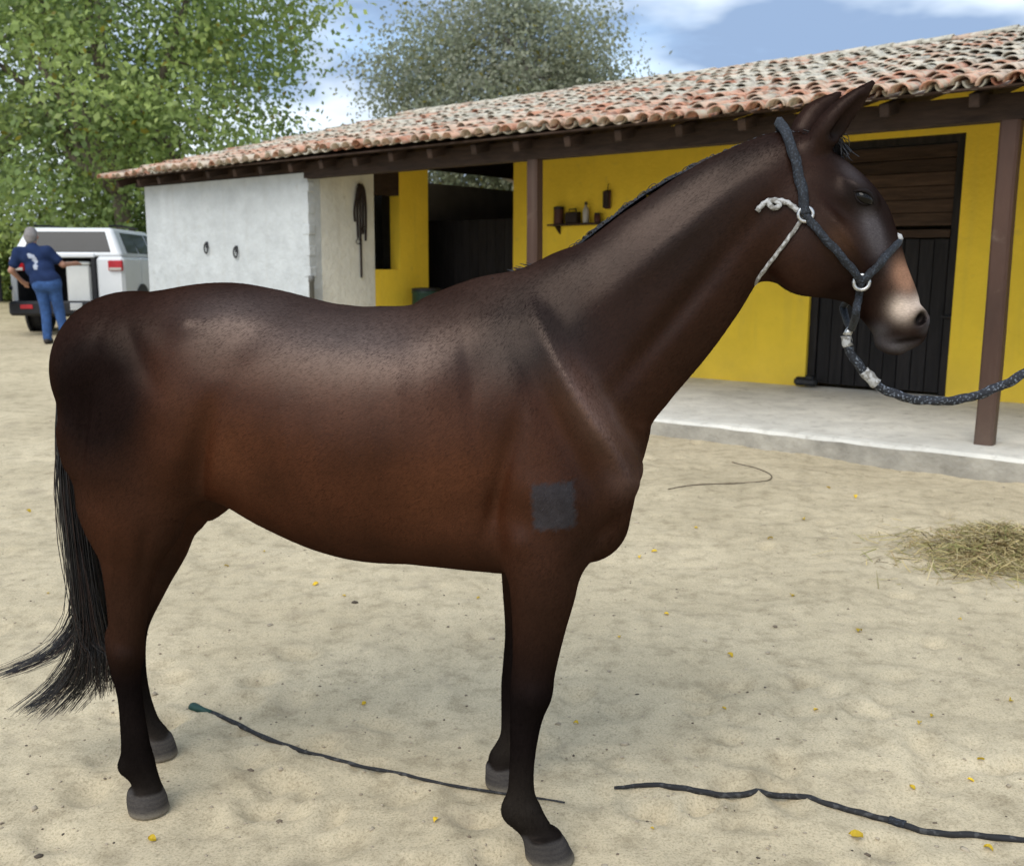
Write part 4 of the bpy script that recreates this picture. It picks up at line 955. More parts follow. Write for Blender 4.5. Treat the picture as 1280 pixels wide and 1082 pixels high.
def tail_and_mane():
    r = np.random.default_rng(17)
    # dock: fleshy root, hidden between the haunches, then the skirt of hair
    core = [(105, 402), (96, 440), (93, 500), (96, 560), (100, 610), (108, 670), (117, 730), (128, 790)]
    C = np.array([hp(*q, 0.02) for q in core])
    mb = MB(); q = catmull([hl(C[i][0], 0.02, C[i][1]) for i in range(5)], 5); mb.tube(q, np.linspace(.036, .018, len(q)), 10); mb.build('dock', M_HAIR, horse, True)
    lines = []
    ends = [(5, ((111, 730), (102, 780), (66, 815), (10, 838))), (5, ((115, 735), (112, 796), (84, 846), (36, 884))), (5, ((118, 740), (119, 802), (102, 848), (62, 888))), (5, ((120, 745), (127, 808), (118, 848), (90, 884))), (8, ((135, 800), (136, 830), (138, 862))), (8, ((138, 800), (140, 820), (138, 846)))]
    wts = [0.12, 0.17, 0.13, 0.12, 0.20, 0.26]
    for i in range(1500):
        e = ends[r.choice(6, p=wts)]; st = r.integers(0, 4)
        jit = r.normal(0, 1, 2); f = r.uniform(0.55, 1.0)
        pts = []
        cut, e = e; full = list(core[st:cut]) + list(e); n = len(full); spread = r.normal(0, 1)
        for k, q in enumerate(full):
            w = min(1, (k + 0.4) / 4.0); vv = 0.02 + 0.026 * spread * w
            du = jit[0] * 0.019 * w * (1.0 if k < len(full) - 3 else 1.1); dz = 0
            uz = hp(*q, 0.0); wv_ = .010 * math.sin(k * 1.25 + 2.2 * spread + jit[1]) * w; pts.append(hl(uz[0] + du + wv_, vv + wv_ * .6, max(uz[1] + dz, 0.12)))
        L = catmull(pts, 4); m = max(8, int(len(L) * (f if r.random() < 0.75 else 1.0)))
        lines.append(L[:m:2] if m % 2 else L[:m])
    strands('tail', lines, .0019, .0006, M_HAIR, horse, M_HAIRB, 0.12)
    # mane, combed to the far side; a few short tufts stand up at the withers
    lines = []
    crest = catmull([hp(*q) for q in ((655, 338), (700, 317), (750, 278), (805, 237), (865, 203), (925, 177), (975, 160), (1000, 158))], 10)
    for i in range(2200):
        t = r.uniform(0, len(crest) - 1.01); k = int(t); p = crest[k] + (crest[k + 1] - crest[k]) * (t - k)
        L = r.uniform(.10, .19) * (0.55 if t < 8 else 1.0); back = r.normal(.0, .02)
        pts = [(p[0], -.010 + r.normal(0, .006), p[1] - .014), (p[0] + back * .3, -.030, p[1] - .010 + r.normal(0, .002)), (p[0] + back * .7, -.060, p[1] - .25 * L), (p[0] + back, -.082 - .02 * r.random(), p[1] - L)]
        lines.append(catmull([hl(*q) for q in pts], 3))
    strands('mane', lines, .0015, .0006, M_HAIR, horse, M_HAIRB, 0.1)
    lines = []
    for i in range(170):
        t = r.random(); px = 560 + 115 * t; py = 372 - 34 * t + 3
        p = hp(px, py); L = r.uniform(.012, .035) * (0.5 + t)
        lean = r.normal(0, .012)
        lines.append([hl(p[0], r.normal(0, .012), p[1] - .012), hl(p[0] + lean * .5 - .006, r.normal(0, .012), p[1] + .5 * L), hl(p[0] + lean - .022, r.normal(0, .02), p[1] + .6 * L)])
    strands('withers_tuft', lines, .0022, .0008, M_HAIR, horse, M_HAIRB, 0.3)
    lines = []
    for i in range(110):
        p0 = hp(1022 + r.normal(0, 8), 168 + r.normal(0, 3)); p1 = hp(1052 + r.normal(0, 6), 196 + r.normal(0, 6)); 
        lines.append(catmull([hl(p0[0], r.normal(0, .012), p0[1]), hl((p0[0] + p1[0]) / 2 + .012, r.normal(0, .014), (p0[1] + p1[1]) / 2 + .012), hl(p1[0] + .002, r.normal(-.01, .016), p1[1] + .004)], 3))
    strands('forelock', lines, .002, .0008, M_HAIR, horse)
    # eyes
    for sg in (1, -1):
        cu, cz = hp(1080, 247, 0.09); k = surf_v(cu, cz); mb = MB(); an = -.55
        prof = [(max(.0005, math.sin(a)), -math.cos(a)) for a in np.linspace(0, math.pi, 13)]
        mb.lathe(prof, (0, 0, 0), 20)
        mb.v = [tuple(hl(cu + p[0] * .025 * math.cos(an) - p[2] * .0165 * math.sin(an), sg * (k - .0125 + p[1] * .021), cz + p[0] * .025 * math.sin(an) + p[2] * .0165 * math.cos(an))) for p in mb.v]
        mb.build('eye', mat('dark_eye', (0.004, 0.003, 0.002), 0.06, 0.2, 5, 0, None, 0.22), horse, True)
        q = hp(1080, 247, 0.09)
        for lid, (z0, ln, th) in (('upper_eyelid', (.0135, .027, .0048)), ('lower_eyelid', (-.0125, .024, .0036))):
            pts = []
            for t in np.linspace(-1, 1, 9):
                x = t * ln; y = z0 * (1 - t * t) ; uu = cu + x * math.cos(an) - y * math.sin(an); zz = cz + x * math.sin(an) + y * math.cos(an)
                kk = surf_v(uu, zz) or k; pts.append(hl(uu, sg * (kk + .0035 * (1 - t * t) - .0012), zz))
            m2 = MB(); m2.tube(catmull(pts, 3), [th * (.45 + .55 * math.sin(math.pi * i / 24)) for i in range(25)], 8); m2.build(lid, mat('eyelid_skin', (0.011, 0.008, 0.0075), 0.7, 0.2, 40, 0, None, 0.1), horse, True)
tail_and_mane()

# ------------------------------------------------------------------ halter and lead rope
def rope_material(name, c1, c2, sc=90.0, bal=0.62):
    m = bpy.data.materials.new(name); m.use_nodes = True; n, l = m.node_tree.nodes, m.node_tree.links
    p = n['Principled BSDF']; p.inputs['Roughness'].default_value = 0.8
    t = n.new('ShaderNodeTexCoord'); ns = n.new('ShaderNodeTexNoise'); ns.inputs['Scale'].default_value = sc; ns.inputs['Detail'].default_value = 2; l.new(t.outputs['Object'], ns.inputs['Vector'])
    r = n.new('ShaderNodeValToRGB'); l.new(ns.outputs['Fac'], r.inputs[0]); r.color_ramp.elements[0].position = bal - .05; r.color_ramp.elements[0].color = (*c1, 1); r.color_ramp.elements[1].position = bal + .05; r.color_ramp.elements[1].color = (*c2, 1)
    l.new(r.outputs[0], p.inputs['Base Color']); return m
M_HALTER = rope_material('halter_rope', (0.008, 0.010, 0.014), (0.035, 0.045, 0.06), 220, 0.58)
M_LEAD = rope_material('lead_rope', (0.010, 0.012, 0.017), (0.14, 0.16, 0.19), 170, 0.60)
M_CORD = rope_material('pale_cord', (0.20, 0.19, 0.17), (0.42, 0.42, 0.41), 90, 0.5)
M_STEEL = mat('worn_steel', (0.55, 0.55, 0.54), 0.35, 0.2, 30, 0.1, None, 0.5, 0.9)
def twist(pitch, depth=0.16, n=3): return lambda i, an: 1 + depth * math.cos(n * an + i * pitch)
def rope(name, pts, rad, m, parent, per=10, n=9, tw=0.55, depth=0.16):
    q = catmull(pts, per); mb = MB(); mb.tube(q, rad, n, True, twist(tw, depth)); return mb.build(name, m, parent, True)
def build_halter():
    root = empty('halter', tuple(h2w(*on_horse(1007, 268))), 0, 'dark rope halter with pale cord on the horse head', 'halter')
    ro = np.array(root.location)
    W = lambda p: tuple(h2w(*p) - ro)
    def side(pixels, out): return [on_horse(px, py, out) for px, py in pixels]
    def both(near, top=None, bottom=None, out=.012):
        """run over the near side, the top (v=0) and down the far side"""
        a = side(near, out); f = [np.array([p[0], -p[1], p[2]]) for p in a]
        mid = []
        if top is not None: t = hp(*top, 0.0); mid = [np.array([t[0], 0, t[1]])]
        return [W(p) for p in a[::-1]] [::-1], [W(p) for p in mid], [W(p) for p in f]
    a, m_, f = both([(1007, 268), (1003, 240), (996, 208), (988, 180)], (974, 153)); rope('crownpiece', a + m_ + f[::-1], .0115, M_HALTER, root)
    a, m_, f = both([(1007, 268), (1024, 290), (1045, 313), (1063, 334), (1077, 352)]); rope('cheek_strap', a, .0092, M_HALTER, root); rope('cheek_strap', f, .0092, M_HALTER, root)
    a, m_, f = both([(1077, 352), (1092, 338), (1106, 322)], (1123, 300)); rope('noseband', a + m_ + f[::-1], .0092, M_HALTER, root)
    a, m_, f = both([(1077, 352), (1073, 372), (1070, 390)], (1064, 410)); rope('chin_strap', a + m_ + f[::-1], .0088, M_HALTER, root)
    a, m_, f = both([(1007, 268), (990, 292), (972, 316), (955, 338)], (942, 356), out=.005); rope('throat_cord', a + m_ + f[::-1], .0048, M_CORD, root, tw=0.9)
    a = [W(p) for p in side([(946, 264), (953, 256), (962, 251), (974, 251), (985, 254), (996, 262), (1007, 269)], .007)]; rope('knotted_cord', a, .0062, M_CORD, root, tw=0.9)
    a = [W(p) for p in side([(960, 252), (966, 260), (975, 256), (968, 250)], .009)]; rope('knot', a, .006, M_CORD, root)
    for px, py, R in ((1007, 268, .016), (1077, 353, .017)):
        for sg in (1, -1):
            p = on_horse(px, py, .012); p[1] *= sg
            mb = MB(); q = [W((p[0] + R * math.cos(t), p[1], p[2] + R * math.sin(t))) for t in np.linspace(0, 6.283, 17)]; mb.tube(q, .0048, 7, False); mb.build('ring', M_STEEL, root, True)
    t = hp(1120, 301, 0.0)
    mb = MB(); c = W((t[0], 0.012, t[1] + .004)); mb.lathe([(.001, -.014), (.010, -.010), (.014, 0), (.010, .010), (.001, .014)], c, 10); mb.build('nose_knot', M_CORD, root, True)
build_halter()
def build_lead():
    P = [(1064, 408), (1058, 420), (1064, 442), (1082, 466), (1108, 488), (1150, 500), (1200, 499), (1240, 487), (1280, 467), (1330, 432), (1400, 385)]
    Q = [np.array([*hp(px, py, 0.0), 0.0]) for px, py in P]
    root = empty('lead_rope', tuple(h2w(Q[0][0], 0, Q[0][1])), 0, 'dark flecked lead rope curving from the halter under the chin', 'rope')
    ro = np.array(root.location); W = [h2w(q[0], 0.0, q[1]) - ro for q in Q]
    rope('rope', W[1:], .0105, M_LEAD, root, 14, 9, 0.5, 0.2)
    mb = MB(); a, b = np.array(W[0]), np.array(W[1]); mb.tube([a, (a + b) / 2, b], [.006, .010, .010], 8); mb.build('snap_hook', M_STEEL, root, True)
    for i0, f0, f1, rr in ((1, .05, .40, .0125), (3, -.05, .40, .0135)):
        d = catmull(W, 10); k0 = int((i0 + f0) * 10); k1 = int((i0 + f1) * 10) + 1
        mb = MB(); mb.tube(d[k0:k1 + 2], rr, 9, True, twist(1.4, 0.1)); mb.build('whipping', M_CORD, root, True)
build_lead()

# ------------------------------------------------------------------ things lying on the yard
M_WHIP = rope_material('whip_braid', (0.012, 0.012, 0.013), (0.05, 0.05, 0.05), 60, 0.6)
M_KNOB = mat('dark_green_grip', (0.010, 0.045, 0.035), 0.5, 0.3, 30)
def ground_path(px, lift): 
    out = []
    for q in px:
        p = on_ground(*q); out.append(np.array([p[0], p[1], p[2]]))
    d = catmull(out, 10)
    for _ in range(18): d[1:-1, :2] = (d[:-2, :2] + 2 * d[1:-1, :2] + d[2:, :2]) / 4
    for p in d: p[2] = ground_z(p[0], p[1]) + lift
    g = d[:, 2].copy()
    for _ in range(25): d[1:-1, 2] = np.maximum((d[:-2, 2] + 2 * d[1:-1, 2] + d[2:, 2]) / 4, g[1:-1] - 1.3 * lift)
    return d
def whip_and_cord():
    d = ground_path([(243, 886), (300, 910), (360, 932), (420, 950), (480, 965), (540, 978), (600, 989), (660, 998), (706, 1005)], 0.006)
    root = empty('riding_whip', tuple(d[0]), 0, 'long black riding whip with a green knob lying under the horse', 'whip'); ro = d[0]
    mb = MB(); n = len(d); mb.tube(d - ro, [0.0085 * (1 - 0.72 * i / n) for i in range(n)], 8, True, twist(1.1, 0.12, 2)); mb.build('shaft', M_WHIP, root, True)
    mb = MB(); e = d[6] - d[0]; e /= np.linalg.norm(e); mb.tube([-e * .025, -e * .015, e * .0, e * .02, e * .045, e * .10], [.006, .015, .018, .015, .012, .011], 10); mb.build('knob', M_KNOB, root, True)
    d = ground_path([(768, 987), (800, 984), (850, 987), (890, 995), (935, 995), (985, 998), (1025, 1004), (1075, 1018), (1120, 1030), (1160, 1043), (1220, 1045), (1290, 1053), (1380, 1056), (1480, 1050)], 0.007)
    root = empty('black_cord', tuple(d[0]), 0, 'black cord lying across the sand beyond the front hooves', 'cord'); ro = d[0]
    n = len(d); mb = MB(); mb.tube(d - ro, [0.0045 + 0.004 * min(1, i / 20) for i in range(n)], 8, True, twist(0.9, 0.15)); mb.build('cord_length', M_WHIP, root, True)
    mb = MB(); mb.tube((d - ro)[78:84] + [0, 0, .002], .0115, 8, True, twist(1.5, .1)); mb.build('binding', M_HALTER, root, True)
    d = ground_path([(835, 612), (870, 606), (920, 605), (955, 602), (966, 595), (945, 585), (915, 578)], 0.004)
    o = MB(); o.tube(d - d[0], .0035, 5); t = o.build('twig', M_WOOD, None); t.location = d[0]; tag(t, 'thin curved brown twig on the sand near the step', 'twig')
whip_and_cord()

def leaf_mat(name, trans=0.58, rough=0.45, spec=0.5):
    m = bpy.data.materials.new(name); m.use_nodes = True; n, l = m.node_tree.nodes, m.node_tree.links
    p = n['Principled BSDF']; p.inputs['Roughness'].default_value = rough; p.inputs['Specular IOR Level'].default_value = spec
    at = n.new('ShaderNodeAttribute'); at.attribute_name = 'tint'; l.new(at.outputs['Color'], p.inputs['Base Color'])
    tr = n.new('ShaderNodeBsdfTranslucent'); l.new(at.outputs['Color'], tr.inputs['Color'])
    ms = n.new('ShaderNodeMixShader'); ms.inputs[0].default_value = trans; out = n['Material Output']
    l.new(p.outputs[0], ms.inputs[1]); l.new(tr.outputs[0], ms.inputs[2]); l.new(ms.outputs[0], out.inputs[0]); return m
M_LEAF = leaf_mat('foliage'); 
M_YLEAF = mat('yellow_leaf', (0.62, 0.42, 0.02), 0.6, 0.3, 30, objvar=0.25)
def fallen():
    spots = [(283, 708), (545, 1026), (1070, 1047), (912, 820), (1020, 888), (1150, 905), (1226, 950), (1262, 876), (833, 768), (800, 697), (818, 690), (963, 674), (1035, 610), (1068, 622), (1213, 976), (1235, 1062), (60, 742), (390, 652), (395, 731), (775, 797), (815, 1036), (1165, 896), (905, 886), (190, 1050), (598, 748), (1200, 775), (990, 745), (720, 905), (455, 880), (330, 690), (1140, 985), (1075, 790), (870, 660), (1005, 650), (430, 745), (35, 640)]
    r = np.random.default_rng(4)
    shapes = []
    for k in range(4):
        L = 0.020 + 0.004 * k; vs = []; m = 5
        for i in range(m):
            t = i / (m - 1); w = L * .42 * math.sin(math.pi * min(1, t * .92 + .06)) ; x = L * (t - .5); zc = 0.006 * math.sin(t * 3) * (k % 2 + .5)
            vs += [(x, -w, zc + .005 + .003 * k * .5), (x, 0, zc), (x, w, zc + .004)]
        fs = [(i * 3 + j, i * 3 + j + 1, i * 3 + j + 4, i * 3 + j + 3) for i in range(m - 1) for j in range(2)]
        me = bpy.data.meshes.new('fallen_leaf'); me.from_pydata(vs, [], fs); me.materials.append(M_YLEAF); shapes.append(me)
    for i, q in enumerate(spots):
        p = on_ground(*q); o = bpy.data.objects.new('fallen_leaf', shapes[i % 4]); COL.objects.link(o)
        s = r.uniform(.5, .95) * (1.0 + 0.16 * max(0, np.hypot(p[0], p[1]) - 3)); s = 1.35 if q[0] == 1070 and q[1] > 1000 else s
        o.location = (p[0], p[1], p[2] + 0.002); o.scale = (s, s, s); o.rotation_euler = (r.normal(0, .25), r.normal(0, .25), r.uniform(0, 6.28))
        tag(o, 'small yellow leaf fallen on the pale sand', 'leaf', 'yellow leaves fallen on the sand')
fallen()
def clods():
    r = np.random.default_rng(9); V, Q, T = [], [], []; nv = 0
    base = np.array([(0, 0, 1), (1, 0, 0), (0, 1, 0), (-1, 0, 0), (0, -1, 0), (0, 0, -1)], float)
    tri = np.array([(0, 1, 2), (0, 2, 3), (0, 3, 4), (0, 4, 1), (5, 2, 1), (5, 3, 2), (5, 4, 3), (5, 1, 4)])
    # subdivide once
    vs = [tuple(p) for p in base]; mid = {}; fs = []
    def md(a, b):
        k = (min(a, b), max(a, b))
        if k not in mid: p = (np.array(vs[a]) + np.array(vs[b])) / 2; p /= np.linalg.norm(p); mid[k] = len(vs); vs.append(tuple(p))
        return mid[k]
    for a, b, c in tri: ab, bc, ca = md(a, b), md(b, c), md(c, a); fs += [(a, ab, ca), (ab, b, bc), (ca, bc, c), (ab, bc, ca)]
    vs = np.array(vs); fs = np.array(fs)
    for i in range(3400):
        y = 1.7 + 7.5 * r.random() ** 1.6; x = r.uniform(-.62, .62) * (y + .6)
        if any((x - hx) ** 2 + (y - hy) ** 2 < .012 for hx, hy in HOOVES): continue
        sc = r.uniform(.0015, .005) if r.random() < .97 else r.uniform(.005, .011)
        P = vs * (1 + r.normal(0, .18, (len(vs), 1))) * sc * [r.uniform(.8, 1.6), r.uniform(.8, 1.4), r.uniform(.45, .8)]
        P = P + [x, y, ground_z(x, y) + sc * .2]
        V.append(P); Q.append(fs + nv); nv += len(P)
        t = np.array([.40, .335, .24]) * r.uniform(.7, 1.1) if r.random() < .8 else np.array([.13, .10, .07]) * r.uniform(.5, 1.4)
        T.append(np.repeat(t[None], len(P), 0))
    m = bpy.data.materials.new('clod'); m.use_nodes = True; at = m.node_tree.nodes.new('ShaderNodeAttribute'); at.attribute_name = 'tint'
    m.node_tree.links.new(at.outputs['Color'], m.node_tree.nodes['Principled BSDF'].inputs['Base Color']); m.node_tree.nodes['Principled BSDF'].inputs['Roughness'].default_value = .95
    me = np_mesh('gravel', np.concatenate(V), np.concatenate(Q), m); point_color(me, 'tint', np.concatenate(T))
    o = link(bpy.data.objects.new('gravel', me)); tag(o, 'loose clods and grit scattered over the sandy yard', 'grit', None, 'stuff')
clods()
def hay():
    r = np.random.default_rng(21); V, Q, T = [], [], []; nv = 0
    c0 = on_ground(1240, 700)
    cols = np.array([[.50, .40, .19], [.42, .36, .16], [.58, .48, .27], [.28, .27, .10], [.34, .24, .12], [.12, .09, .05]])
    for i in range(5200):
        big = r.random() < .72
        a = r.uniform(0, 6.283); rad = abs(r.normal(0, .5))
        x = c0[0] + .10 + .62 * rad * math.cos(a); y = c0[1] + .02 + .52 * rad * math.sin(a)
        hh = max(0, .12 * math.exp(-((x - c0[0] - .1) / .42) ** 2 - ((y - c0[1] - .22) / .26) ** 2) * (0.7 + .6 * vnoise(np.array(x), np.array(y), 6, 31)))
        z = ground_z(x, y) + .004 + hh * r.random() ** .6
        L = r.uniform(.04, .16); th = r.uniform(0, 3.14); ti = r.normal(0, .30); d = np.array([math.cos(th) * math.cos(ti), math.sin(th) * math.cos(ti), math.sin(ti)]) * L / 2
        z = max(z, ground_z(x, y) + abs(d[2]) * .8 + .002)
        w = r.uniform(.0012, .003); nrm = np.cross(d, [r.normal(), r.normal(), 1]); nrm *= w / (np.linalg.norm(nrm) + 1e-9)
        up = np.array([0, 0, w * .8]); b = np.array([0, 0, r.normal(0, .006)])
        c = np.array([x, y, z])
        P = np.array([c - d - nrm, c - d + nrm, c + b + nrm, c + b - nrm, c + d + nrm * .5, c + d - nrm * .5])
        V.append(P); Q.append(np.array([(0, 1, 2, 3), (3, 2, 4, 5)]) + nv); nv += 6
        T.append(np.repeat((cols[r.choice(6, p=[.28, .2, .2, .12, .12, .08])] * r.uniform(.7, 1.2))[None], 6, 0))
    me = np_mesh('hay', np.concatenate(V), np.concatenate(Q), leaf_mat('dry_stems', .15, .8, .15), False); point_color(me, 'tint', np.concatenate(T))
    o = link(bpy.data.objects.new('hay', me)); tag(o, 'small heap of greenish dry hay strewn on the sand', 'hay', None, 'stuff')
    o = MB(); q = on_ground(1235, 672)
hay()

# ------------------------------------------------------------------ trees
M_BARK = mat('grey_bark', (0.16, 0.135, 0.105), 0.9, 0.4, 5, 0.6, 24, 0.1, stretch=(3, 3, .6))
M_PALEBARK = mat('pale_bark', (0.25, 0.225, 0.20), 0.9, 0.35, 5, 0.5, 24, 0.1)
def tree(name, label, base, cc, rad, clumps, per, leaf, cols, seed, bark, trunk_r=0.22, spread=0.55, hollow=0.45, twigs=0, group='trees around the yard', cat='tree', droop=0.3, lumps=0.28, full=True):
    r = np.random.default_rng(seed); bz = float(terrain(base[0], base[1])) - 0.05; B = np.array([base[0], base[1], bz]); Cc = np.array(cc); R = np.array(rad)
    root = empty(name, tuple(B), 0, label, cat, group)
    D = r.normal(0, 1, (clumps, 3)); D /= np.linalg.norm(D, axis=1)[:, None]
    t = hollow + (1 - hollow) * r.random(clumps) ** 0.5
    lob = 1 + lumps * (np.sin(D[:, 0] * 5 + seed) * np.sin(D[:, 2] * 6 + seed * 2) + 0.6 * np.sin(D[:, 1] * 9 + D[:, 0] * 7 + seed))
    C = Cc + D * R * (t * lob)[:, None]
    C[:, 2] = np.maximum(C[:, 2], bz + 0.35 if not full else bz + 1.2)
    # wood
    wood = MB(); top = Cc.copy(); top[2] = Cc[2] - 0.1 * R[2]
    fork = B + (top - B) * 0.45 + np.array([r.normal(0, .15), r.normal(0, .15), 0])
    q = catmull([B - B, (B * .7 + fork * .3) - B + np.array([.08, .05, 0]), fork - B], 5); wood.tube(q, np.linspace(trunk_r * 1.15, trunk_r * .72, len(q)), 9)
    trunk = wood.build('trunk', bark, root, True)
    limbs = MB(); tips = []
    nl = 7 + twigs // 20
    for i in range(nl):
        e = C[r.integers(0, clumps)]; e = Cc + (e - Cc) * .85
        m = fork * .5 + e * .5 + r.normal(0, .12, 3) * R + np.array([0, 0, .12 * R[2]])
        q = catmull([fork - B, m - B, e - B], 6); limbs.tube(q, np.linspace(trunk_r * .5, trunk_r * .10, len(q)), 6); tips += [q[5] + B, q[8] + B, q[-2] + B]
    for i in range(30 + twigs):
        s = tips[r.integers(0, len(tips))]; k = np.argsort(np.linalg.norm(C - s, axis=1))[r.integers(0, 14)]; e = C[k]
        q = catmull([s - B, (s + e) / 2 - B + r.normal(0, .10, 3) * np.linalg.norm(e - s), e - B + (e - s) * .12], 4); limbs.tube(q, np.linspace(trunk_r * .13, trunk_r * .03, len(q)), 4, False)
    limbs.build('branches', bark, root, True, False)['kind'] = 'stuff'
    # leaves
    n = clumps * per; ci = np.repeat(np.arange(clumps), per)
    off = r.normal(0, 1, (n, 3)) * spread * np.array([1, 1, .7]); P = C[ci] + off
    P[:, 2] = np.maximum(P[:, 2], bz + 0.1)
    out = P - Cc; out /= np.linalg.norm(out, axis=1)[:, None] + 1e-9
    nr = out * .5 + r.normal(0, .75, (n, 3)) + np.array([0, 0, .55]); nr /= np.linalg.norm(nr, axis=1)[:, None]
    ax = np.cross(nr, r.normal(0, 1, (n, 3))); ax[:, 2] -= droop; ax -= nr * (ax * nr).sum(1)[:, None]; ax /= np.linalg.norm(ax, axis=1)[:, None] + 1e-9
    sd = np.cross(nr, ax); L = leaf * r.uniform(.55, 1.25, n)[:, None]; wd = L * .30
    pts = np.stack([P - ax * L * .5, P + sd * wd + nr * L * .06, P + ax * L * .5, P - sd * wd + nr * L * .06], 1).reshape(-1, 3) - B
    Q = np.arange(n * 4).reshape(-1, 4)
    cols = np.array(cols); cv = r.dirichlet(np.ones(len(cols)) * .7, clumps) @ cols
    tint = np.minimum(cv[ci] * r.uniform(.7, 1.4, n)[:, None], .6); yl = r.random(n) < .02; tint[yl] = np.array([.28, .24, .03])
    me = np_mesh('crown', pts, Q, M_LEAF, False); point_color(me, 'tint', np.repeat(tint, 4, 0))
    link(bpy.data.objects.new('crown', me), root)
    return root
GREEN = [[.27, .36, .12], [.35, .44, .14], [.20, .29, .10], [.44, .52, .15], [.15, .22, .09]]
DGREEN = [[.20, .28, .13], [.15, .22, .11], [.27, .34, .14]]
LIME = [[.36, .44, .12], [.28, .36, .10], [.20, .28, .08]]
OLIVE = [[.34, .36, .24], [.29, .32, .21], [.41, .40, .31], [.24, .27, .16]]
tree('broadleaf_tree', 'large bright green broadleaf tree behind the end of the stable', (-8.9, 23.0), (-8.5, 23.0, 7.0), (4.0, 4.0, 5.6), 270, 165, .17, GREEN, 3, M_BARK, .24, .52, .42, 60)
tree('shade_tree', 'darker green tree rising behind the white vehicle', (-15.0, 26.0), (-14.6, 26.0, 6.8), (5.6, 4.5, 6.6), 230, 150, .18, DGREEN + GREEN[:2], 5, M_BARK, .26, .58, .4, 50)
tree('bare_crowned_tree', 'tall thin crowned olive tree behind the tiled roof', (0.2, 34.0), (-0.1, 34.0, 6.3), (4.6, 4.0, 4.4), 380, 200, .17, OLIVE, 12, M_PALEBARK, .24, .62, .3, 160, lumps=.12)
SH = [((-17.8, 27.5), 2.6, LIME, 'lime green bush at the left of the white vehicle'), ((-13.6, 24.8), 2.5, GREEN, 'mid green bush directly behind the white vehicle'), ((-11.0, 25.6), 2.9, LIME, 'lime green bush between the dark tree and the broadleaf tree'), ((-9.6, 27.8), 3.3, DGREEN, 'dark bush behind the trunk of the broadleaf tree'), ((-20.5, 31.0), 4.4, DGREEN, 'tall dark bush far behind the lime bush'), ((-6.6, 30.0), 4.2, GREEN, 'large green bush behind the stable gable')]
for i, ((x, y), hgt, cl, lb) in enumerate(SH):
    tree('leafy_bush', lb, (x, y), (x, y, hgt * .5 + .4), (hgt * .75, hgt * .6, hgt * .55), 150, 120, .115, cl, 20 + i, M_BARK, .05, .38, .25, 0, 'bushes behind the yard', 'bush', .2, .2, False)

